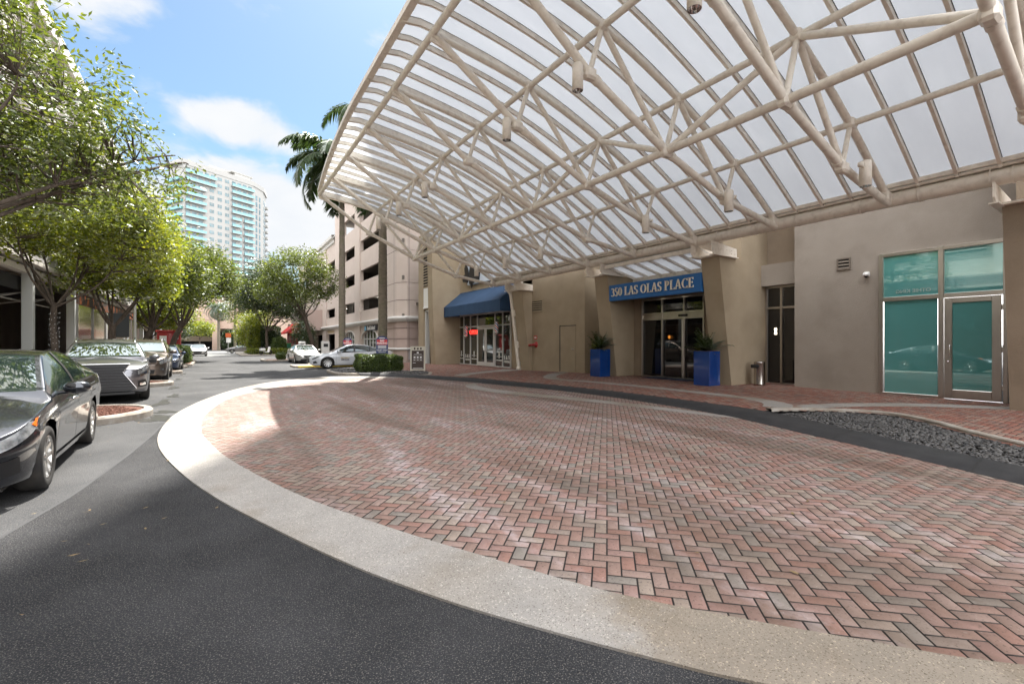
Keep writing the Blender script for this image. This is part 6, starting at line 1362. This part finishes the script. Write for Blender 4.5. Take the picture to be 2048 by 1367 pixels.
def suv(name, label, x, y, head, pm_, L=4.63, wb=2.66, W=1.87, H=1.645, r=.37, patches=None, **k):
    Lf = (L-wb)*.46; Lr = (L-wb)*.54; xf, xb = wb/2+Lf, -wb/2-Lr; s = H/1.645
    prof = [(xf+.1, .80*s), (xf-.02, .88*s), (xf-.2, .98*s), (xf-.7, 1.08*s), (wb/2-.35, 1.13*s), (.38, 1.54*s), (.05, 1.61*s), (-.5, H), (-1.3, 1.60*s), (-1.75, 1.50*s), (xb+.22, 1.12*s), (xb+.05, 1.02*s), (xb-.1, .95*s)]
    belt = [(xf+.1, .78*s), (xf-.05, .86*s), (xf-.5, .98*s), (wb/2-.35, 1.03*s), (0, 1.06*s), (-1.2, 1.12*s), (-1.9, 1.14*s), (xb+.1, 1.0*s), (xb-.1, .93*s)]
    sp = dict(b=-.10, doors=(.95, -.10, -1.12), swin=(.90, -1.85), c=-1.15, handles=(.12, -.85)); sp.update(k.pop('spec', {})); sp['patches'] = patches or sp.get('patches', [])
    return car(name, label, 'suv', x, y, head, wb, Lf, Lr, W, prof, belt, wb/2-.35, .38, -1.75, xb+.28, W*.345, r, pm_, sp, z0=.22, **k)
DN = -PI/2       # heading towards the camera
gun = paint('graphite_paint', (.032, .035, .042), .7, .22); silv = paint('silver_paint', (.16, .16, .172), .75, .28); brz = paint('bronze_paint', (.15, .12, .10), .75, .28)
blu = paint('blue_paint', (.008, .025, .075), .5, .22); wht = paint('white_car_paint', (.62, .64, .68), .15, .3); slv2 = paint('pale_silver_paint', (.52, .51, .49), .7, .3); slv3 = paint('dark_silver_paint', (.20, .20, .21), .7, .3)
# nearest: graphite sedan
KW, KL, KB_ = 1.80, 4.64, 2.70; kf = KB_/2+(KL-KB_)*.46
headp = [('headlight', [(kf-.60, .90), (kf-.04, .70), (kf-.03, .93), (kf-.42, 1.0)], lampg, .006),
         ('indicator', [(kf-.60, .905), (kf-.47, .875), (kf-.42, .95), (kf-.53, .97)], amber, .010),
         ('bumper_vent', [(kf-.28, .20), (kf-.02, .16), (kf-.02, .50), (kf-.24, .52)], black, .006)]
car1, sf1 = sedan('parked_sedan', 'dark graphite sedan parked nearest the camera at the left edge', -2.39, 7.93, DN+R(2.4), gun, patches=headp,
      spec=dict(chrome=True, crease=True, trim=black, front=[('grille', grille(.52, .66, .42, .48, 3), black), ('lower_grille', grille(.24, .42, .55, .5, 4), black)]), group='cars parked along the left kerb', rimstyle=5)
# silver crossover with the large dark trapezoid grille
LW, LB, LL = 1.87, 2.66, 4.63; lf = LB/2+(LL-LB)*.46
def spindle(b, xf, H2):
    x = xf+.095
    pts = [(-.50, .98), (.50, .98), (.36, .78), (.62, .36), (.50, .30), (-.50, .30), (-.62, .36), (-.36, .78)]
    b.prism(pts, x-.03, x, 'x')
def spindle_bars(b, xf, H2):
    x = xf+.095
    for k in range(9):
        z = .36+k*.07; w = np.interp(z, [.36, .78, .98], [.60, .36, .48]); b.bbox(x-.005, x+.022, -w, w, z-.006, z+.014, .004)
def spindle_rim(b, xf, H2):
    x = xf+.10
    for sg in (-1, 1): b.tube([(x, sg*.51, .99), (x, sg*.37, .78), (x, sg*.64, .36)], .014, 6)
    b.tube([(x, -.51, .99), (x, .51, .99)], .014, 6)
suvp = [('headlight', [(lf-.62, .98), (lf-.03, .76), (lf-.03, .92), (lf-.40, 1.0)], lampg, .008),
        ('running_light', [(lf-.50, .84), (lf-.06, .66), (lf-.06, .71), (lf-.48, .88)], chrome, .008),
        ('fog_lamp', [(lf-.26, .28), (lf-.08, .26), (lf-.08, .36), (lf-.22, .38)], chrome, .008), ('bumper_vent', [(lf-.36, .22), (lf-.04, .18), (lf-.04, .46), (lf-.22, .5)], black, .004)]
c2_, _ = suv('parked_crossover', 'silver crossover with big dark trapezoid grille parked behind the graphite sedan', -2.60, 17.25, DN+R(7), silv, patches=suvp,
    spec=dict(crease=True, sillm=black, front=[('grille', spindle, black), ('grille_bars', spindle_bars, mat('grille_dark', (.06, .06, .065), .3, metal=.6)), ('grille_surround', spindle_rim, chrome), ('bumper_lip', lambda b, xf, H2: b.bbox(xf-.1, xf+.06, -.62, .62, .2, .29, .02), black)]), group='cars parked along the left kerb')
def rails(t, z, x0, x1, y, m):
    for sg in (-1, 1):
        b = MB(); b.tube([(x1, sg*y, z-.10), (x1-.12, sg*y, z-.0), ((x0+x1)/2, sg*y*1.02, z+.035), (x0+.15, sg*y, z-.03), (x0, sg*y, z-.13)], .018, 8); b.build('roof_rail', m, t, local=True)
rails(c2_, 1.64, -1.6, .25, .62, chrome)
ef = 2.86/2+(4.77-2.86)*.46
eqp = [('headlight', [(ef-.46, .80), (ef-.03, .70), (ef-.03, .97), (ef-.40, 1.02)], lampg, .01), ('fog_lamp', [(ef-.22, .34), (ef-.06, .32), (ef-.06, .42), (ef-.18, .44)], lampd, .006)]
c3_, _ = suv('parked_crossover', 'bronze crossover parked behind the silver one', -2.52, 24.5, DN+R(1.5), brz, L=4.77, wb=2.86, W=1.84, H=1.70, patches=eqp,
    spec=dict(front=[('grille', grille(.78, .98, .56, .60, 3), black), ('lower_grille', grille(.34, .50, .5, .52, 3), black), ('grille_bar', lambda b, xf, H2: b.bbox(xf+.05, xf+.10, -.6, .6, .70, .77, .01), brz)]), group='cars parked along the left kerb')
rails(c3_, 1.70, -1.7, .2, .62, silv)
sf = 2.7/2+(4.64-2.7)*.46
stdp = [('headlight', [(sf-.50, .86), (sf-.03, .72), (sf-.03, .92), (sf-.36, 1.0)], lampg, .008)]
stf = [('grille', grille(.42, .62, .45, .52, 4), black), ('lower_grille', grille(.22, .34, .5, .52, 2), black)]
sedan('parked_sedan', 'dark blue sedan parked behind the bronze crossover', -2.48, 32.0, DN, blu, patches=stdp, spec=dict(front=stf), group='cars parked along the left kerb')
sedan('moving_sedan', 'white-silver sedan driving towards us in the middle of the far street', -1.7, 67, DN, slv2, patches=stdp, spec=dict(front=[('grille', grille(.36, .62, .36, .44, 3), black), ('lower_grille', grille(.2, .3, .75, .7, 2), black)]))
sedan('moving_sedan', 'greyish sedan partly hidden behind the white-silver sedan on the far street', -3.1, 72, DN, slv3, patches=stdp, spec=dict(front=stf))
sedan('parked_sedan', 'dark grey hatchback turned sideways at the far corner by the hedges', 3.6, 85.5, PI, slv3, patches=stdp, spec=dict(front=stf), L=4.5)
sedan('parked_sedan', 'silver sedan facing us on the right, beside the white car', 5.95, 39.7, DN+.03, slv2, L=4.64, W=1.8, patches=stdp, spec=dict(front=[('grille', grille(.44, .62, .34, .42, 3), lampd), ('lower_grille', grille(.22, .34, .6, .6, 2), black)], chrome=True))
fl = 2.85/2+(4.87-2.85)*.44
fp = [('headlight', [(fl-.62, .94), (fl-.06, .74), (fl-.05, .90), (fl-.30, 1.0)], lampd, .008), ('fog_recess', [(fl-.34, .24), (fl-.10, .20), (fl-.10, .44), (fl-.22, .5)], black, .006)]
wc, wsf = sedan('white_sedan', 'white sedan parked across the view with dark windows and small door lettering', 7.15, 29.75, PI-.06, wht, L=4.87, wb=2.85, W=1.85, H=1.475, r=.335, patches=fp,
    spec=dict(glass=wglass, rim=mat('hubcap_silver', (.6, .6, .6), .35, metal=.6), front=[('grille', grille(.34, .66, .50, .50, 5), black)], doors=(.95, -.16, -1.22)), rimstyle=9)
# door lettering (two short lines) on the side towards us
for dz, txt, c in ((.63, 'SECURITY', 'gold'), (.53, 'SERVICES', 'letter_dark')):
    mm = MATS.get(c) or mat(c, (.08, .08, .1), .5)
    me = text_mesh(txt, .115, .004, bold=.003); me.materials.append(mm); me.transform(Matrix(((-1, 0, 0, 0), (0, 0, 1, 0), (0, 1, 0, 0), (0, 0, 0, 1)))); o = bpy.data.objects.new('door_lettering', me); col.objects.link(o); o.parent = wc
    p = wsf(.42, .55, 1); o.location = (.42, p[1]+.012, dz)
# van nose seen through the gateway
vn, _ = suv('parked_van', 'white van nose with black bumper seen through the gateway beside the garage', 14.75, 35.9, DN, wht, L=4.7, wb=2.9, W=1.9, H=1.95, patches=[('headlight', [(1.9, .9), (2.22, .78), (2.22, .95), (1.95, 1.0)], lampg, .008), ('bumper', [(1.95, .02), (2.26, .02), (2.26, .52), (1.95, .5)], black, .01)],
    spec=dict(front=[('grille', grille(.55, .9, .5, .6, 3), black), ('bumper_centre', lambda b, xf, H2: b.bbox(xf-.1, xf+.085, -.68, .68, .25, .55, .03), black)]))
# scooter
scoot = thing('scooter', 'small white and dark scooter parked on the kerb in front of the planted corner', 'scooter', (5.35, 64.9, .14), .5)
b = MB(); [b.lathe([(.12, -.05), (.22, -.06), (.26, -.03), (.27, 0), (.26, .03), (.22, .06), (.12, .05)], (x, 0, .27), 20, 'y') for x in (-.6, .62)]; b.build('wheel', tyre, scoot, local=True)
b = MB(); b.bbox(-.75, -.1, -.2, .2, .45, .80, .08); b.bbox(-.2, .35, -.16, .16, .25, .36, .04); b.bar((.35, 0, .3), (.5, 0, .95), .36, .1); b.build('body', white, scoot, local=True)
b = MB(); b.bbox(-.8, -.05, -.16, .16, .8, .9, .04); b.tube([(.62, 0, .3), (.45, 0, 1.05)], .03, 8); b.tube([(.42, -.32, 1.08), (.42, .32, 1.08)], .018, 8); b.build('seat_and_bars', black, scoot, local=True)
b = MB(); b.sphere((.52, 0, .95), (.07, .1, .08)); b.build('headlamp', lampg, scoot, local=True)

# ================================================================== STREET FURNITURE
navy = mat('sign_navy', (.02, .035, .13), .4); sred = mat('sign_red', (.55, .03, .04), .4); lw_ = mat('letter_white', (.8, .8, .8), .5)
def valet_sign(x, y, z0, label, full=True, group='blue and red no parking signs'):
    t = thing('parking_sign', label, 'sign', (x, y, z0)); t['group'] = group; t.rotation_euler.z = R(-16)
    h = .86; w = .29
    arc_ = [(-w, h*.86)]+[(w*math.cos(PI-a)*.85, h*.86+.13*math.sin(a)+.02) for a in np.linspace(0, PI, 13)]+[(w, h*.86)]
    b = MB(); b.prism([(-w, 0), (w, 0)]+arc_[::-1], -.015, .015, 'y'); b.build('board', navy, t, local=True)
    b = MB(); b.prism([(-w*.88, h*.52), (w*.88, h*.52), (w*.88, h*.83), (-w*.88, h*.83)], -.022, -.0155, 'y'); b.build('red_panel', sred, t, local=True)
    def tx(s, size, z, m=lw_, bold=.002):
        me = text_mesh(s, size, .002, bold=bold); me.materials.append(m); me.transform(Matrix(((1, 0, 0, 0), (0, 0, -1, 0), (0, 1, 0, 0), (0, 0, 0, 1)))); o = bpy.data.objects.new('lettering', me); col.objects.link(o); o.parent = t; o.location = (0, -.026, z)
    tx('NO', .13, h*.75, bold=.004); tx('PARKING', .125, h*.61, bold=.004); tx('VALET ONLY', .09, h*.20)
    b = MB()
    for z in (h*.46, h*.40, h*.33): b.box(-w*.7, w*.7, -.019, -.0155, z-.014, z+.014)
    b.box(-w*.6, w*.6, -.019, -.0155, h*.08, h*.10); b.box(-.13, .13, -.019, -.0155, h*.89, h*.93); b.build('small_print', lw_, t, local=True)
    if not full: b = MB(); b.tube([(0, .04, -1.4), (0, .04, .6)], .03, 8); b.build('post', gd, t, local=True)
    return t
valet_sign(7.03, 22.68, 1.0, 'blue and red no parking sign fixed to the nearer royal palm above the hedge')
valet_sign(7.55, 32.0, 1.02, 'blue and red no parking sign standing behind the white sedan', False)
af = thing('sidewalk_sign', 'brown and cream A-frame sidewalk sign standing right of the hedge', 'A-frame sign', (8.95, 22.75, .08), R(-24))
tilt = .17
def afp(b, u0, u1, v0, v1, d0, d1, s=-1):
    # rectangle on the leaning face: u across, v up
    f = lambda u, v, d: (u, s*(.27-v*tilt)+s*d, v*math.cos(tilt)); vs = [f(u, v, d) for d in (d0, d1) for u, v in ((u0, v0), (u1, v0), (u1, v1), (u0, v1))]
    b.add(vs, [(0, 1, 2, 3), (4, 5, 6, 7), (0, 1, 5, 4), (1, 2, 6, 5), (2, 3, 7, 6), (3, 0, 4, 7)])
cream = mat('cream_board', (.6, .57, .48), .6); brn = mat('brown_board', (.055, .035, .028), .6)
for s in (-1, 1):
    b = MB(); afp(b, -.38, -.31, 0, 1.3, -.02, .02, s); afp(b, .31, .38, 0, 1.3, -.02, .02, s); afp(b, -.31, .31, 1.08, 1.3, -.02, .02, s); afp(b, -.31, .31, .04, .1, -.02, .02, s); b.build('frame', cream, af, local=True)
    b = MB(); afp(b, -.31, .31, .1, 1.08, -.01, .012, s); b.build('board', brn, af, local=True)
b = MB(); afp(b, -.20, -.12, 1.13, 1.24, .02, .024); afp(b, -.05, .05, 1.13, 1.22, .02, .024); afp(b, .12, .2, 1.13, 1.24, .02, .024); b.build('header_marks', brn, af, local=True)
b = MB(); afp(b, -.25, .25, .5, .85, .012, .016); b.build('menu_panel', mat('menu_grey', (.13, .11, .10), .6), af, local=True)
b = MB()
for q in ((-.05, .05, .93, 1.0), (-.2, -.12, .68, .76), (-.04, .04, .68, .76), (.12, .2, .68, .76), (-.2, .2, .87, .885), (-.2, -.13, .57, .6), (-.03, .04, .57, .6), (.13, .2, .57, .6), (-.25, -.1, .42, .44), (-.25, .25, .14, .16)): afp(b, *q, .016, .02)
b.build('chalk_marks', lw_, af, local=True)
# ticket machines, green bin, red cabinet, street lamp, dark board
for x, y, lab in ((8.9, 46.5, 'white ticket machine with dark side, nearer of the two by the garage entrance'), (8.3, 56.5, 'white ticket machine half hidden behind the silver sedan')):
    t = thing('ticket_machine', lab, 'ticket machine', (x, y, .1)); b = MB(); b.bbox(x-.35, x+.35, y-.25, y+.25, .1, 1.75, .05); b.build('housing', white, t); b = MB(); b.bbox(x+.36, x+.5, y-.2, y+.2, .5, 1.5, .04); b.box(x-.2, x+.2, y-.27, y-.255, 1.2, 1.5); b.build('panel', black, t)
t = thing('green_bin', 'dark green square litter bin in front of the red awning restaurant', 'bin', (8.3, 70, .1)); b = MB(); b.bbox(7.75, 8.85, 69.5, 70.5, .14, 1.45, .06); b.build('body', mat('bin_green', (.01, .12, .06), .4), t); b = MB(); b.bbox(7.7, 8.9, 69.45, 70.55, 1.45, 1.58, .04); b.build('lid', mat('bin_lid', (.05, .22, .05), .5), t); b = MB(); b.lathe([(0, -.51), (.28, -.51), (.28, -.5)], (8.3, 70, .75), 16, 'y'); b.build('round_emblem', mat('bin_blue', (.02, .12, .2), .5), t)
t = thing('red_cabinet', 'bright red boxy cabinet with white panels beyond the blue parked car', 'cabinet', (-3.3, 51, .1)); b = MB(); b.bbox(-4.3, -2.6, 50.6, 51.4, .14, 2.55, .08); b.bbox(-4.4, -2.5, 50.5, 51.5, 2.5, 2.7, .05); b.build('body', red, t); b = MB(); b.box(-3.1, -2.75, 50.57, 50.6, 1.9, 2.2); b.box(-4.1, -3.6, 50.57, 50.6, 1.3, 2.2); b.build('panel', white, t)
t = thing('street_lamp', 'slim white street lamp with flat arm among the street trees', 'street lamp', (-4.0, 35, .1)); b = MB(); b.tube([(-4.0, 35, .1), (-4, 35, 4.1)], [.08, .06], 12); b.tube([(-4, 35, 4.0), (-3.5, 34.9, 4.25)], .03, 8); b.build('pole', aluw, t); b = MB(); b.bbox(-3.75, -3.1, 34.8, 35.1, 4.22, 4.32, .03); b.build('lamp_head', aluw, t)
t = thing('dark_board', 'dark grey rectangular board on posts behind the bronze crossover', 'board', (-5.0, 37, .1)); b = MB(); b.bbox(-5.5, -4.5, 37, 37.1, 1.9, 3.4, .03); b.build('board', mat('board_grey', (.05, .055, .06), .5), t); b = MB(); [b.tube([(x, 37.05, .1), (x, 37.05, 3.4)], .03, 8) for x in (-5.4, -4.6)]; b.build('post', aluw, t)
t = thing('street_sign', 'small orange and white street sign at the far corner left of the hedges', 'sign', (1.9, 92, 0)); b = MB(); b.tube([(1.9, 92, 0), (1.9, 92, 3.3)], .05, 8); b.build('post', gd, t); b = MB(); b.bbox(1.5, 2.3, 91.9, 91.95, 2.6, 3.3, .01); b.build('orange_board', mat('orange_board', (.6, .12, .03), .5), t); b = MB(); b.bbox(1.6, 2.3, 91.9, 91.95, 1.7, 2.5, .01); b.build('white_board', white, t)
# a few dry leaves blown over the paving and gutter
lr = np.random.default_rng(77); n = 260
LX = np.r_[lr.normal(-1.4, .7, 150), lr.uniform(-1, 9, 110)]; LY = np.r_[lr.uniform(3, 30, 150), lr.uniform(1, 20, 110)]
V, F = leaf_cloud(np.stack([LX, LY, np.full(n, .012)], 1), .028, lr); V[:, 2] = .012+np.abs(V[:, 2]-.012)*.25
o = npmesh('fallen_leaves', V, F, mat('dry_leaf', (.16, .10, .05), .9, c2=(.24, .18, .08), scale=2), kind='stuff'); tag(o, 'scattered dry brown leaves along the gutter and on the brick drive', 'fallen leaves')
# fairy lights wound round the first trunk
b = MB(); r_ = random.Random(4)
for k in range(150):
    z = .3+k*.014+r_.uniform(-.03, .03); a = k*.55+r_.uniform(-.3, .3); b.sphere((-4.35+.125*math.cos(a), 20.4+.125*math.sin(a), z+.12), .009, 6, 4)
o = b.build('string_lights', lw_, None); tag(o, 'tiny white string lights wound round the trunk of the tree behind the graphite sedan', 'string lights')
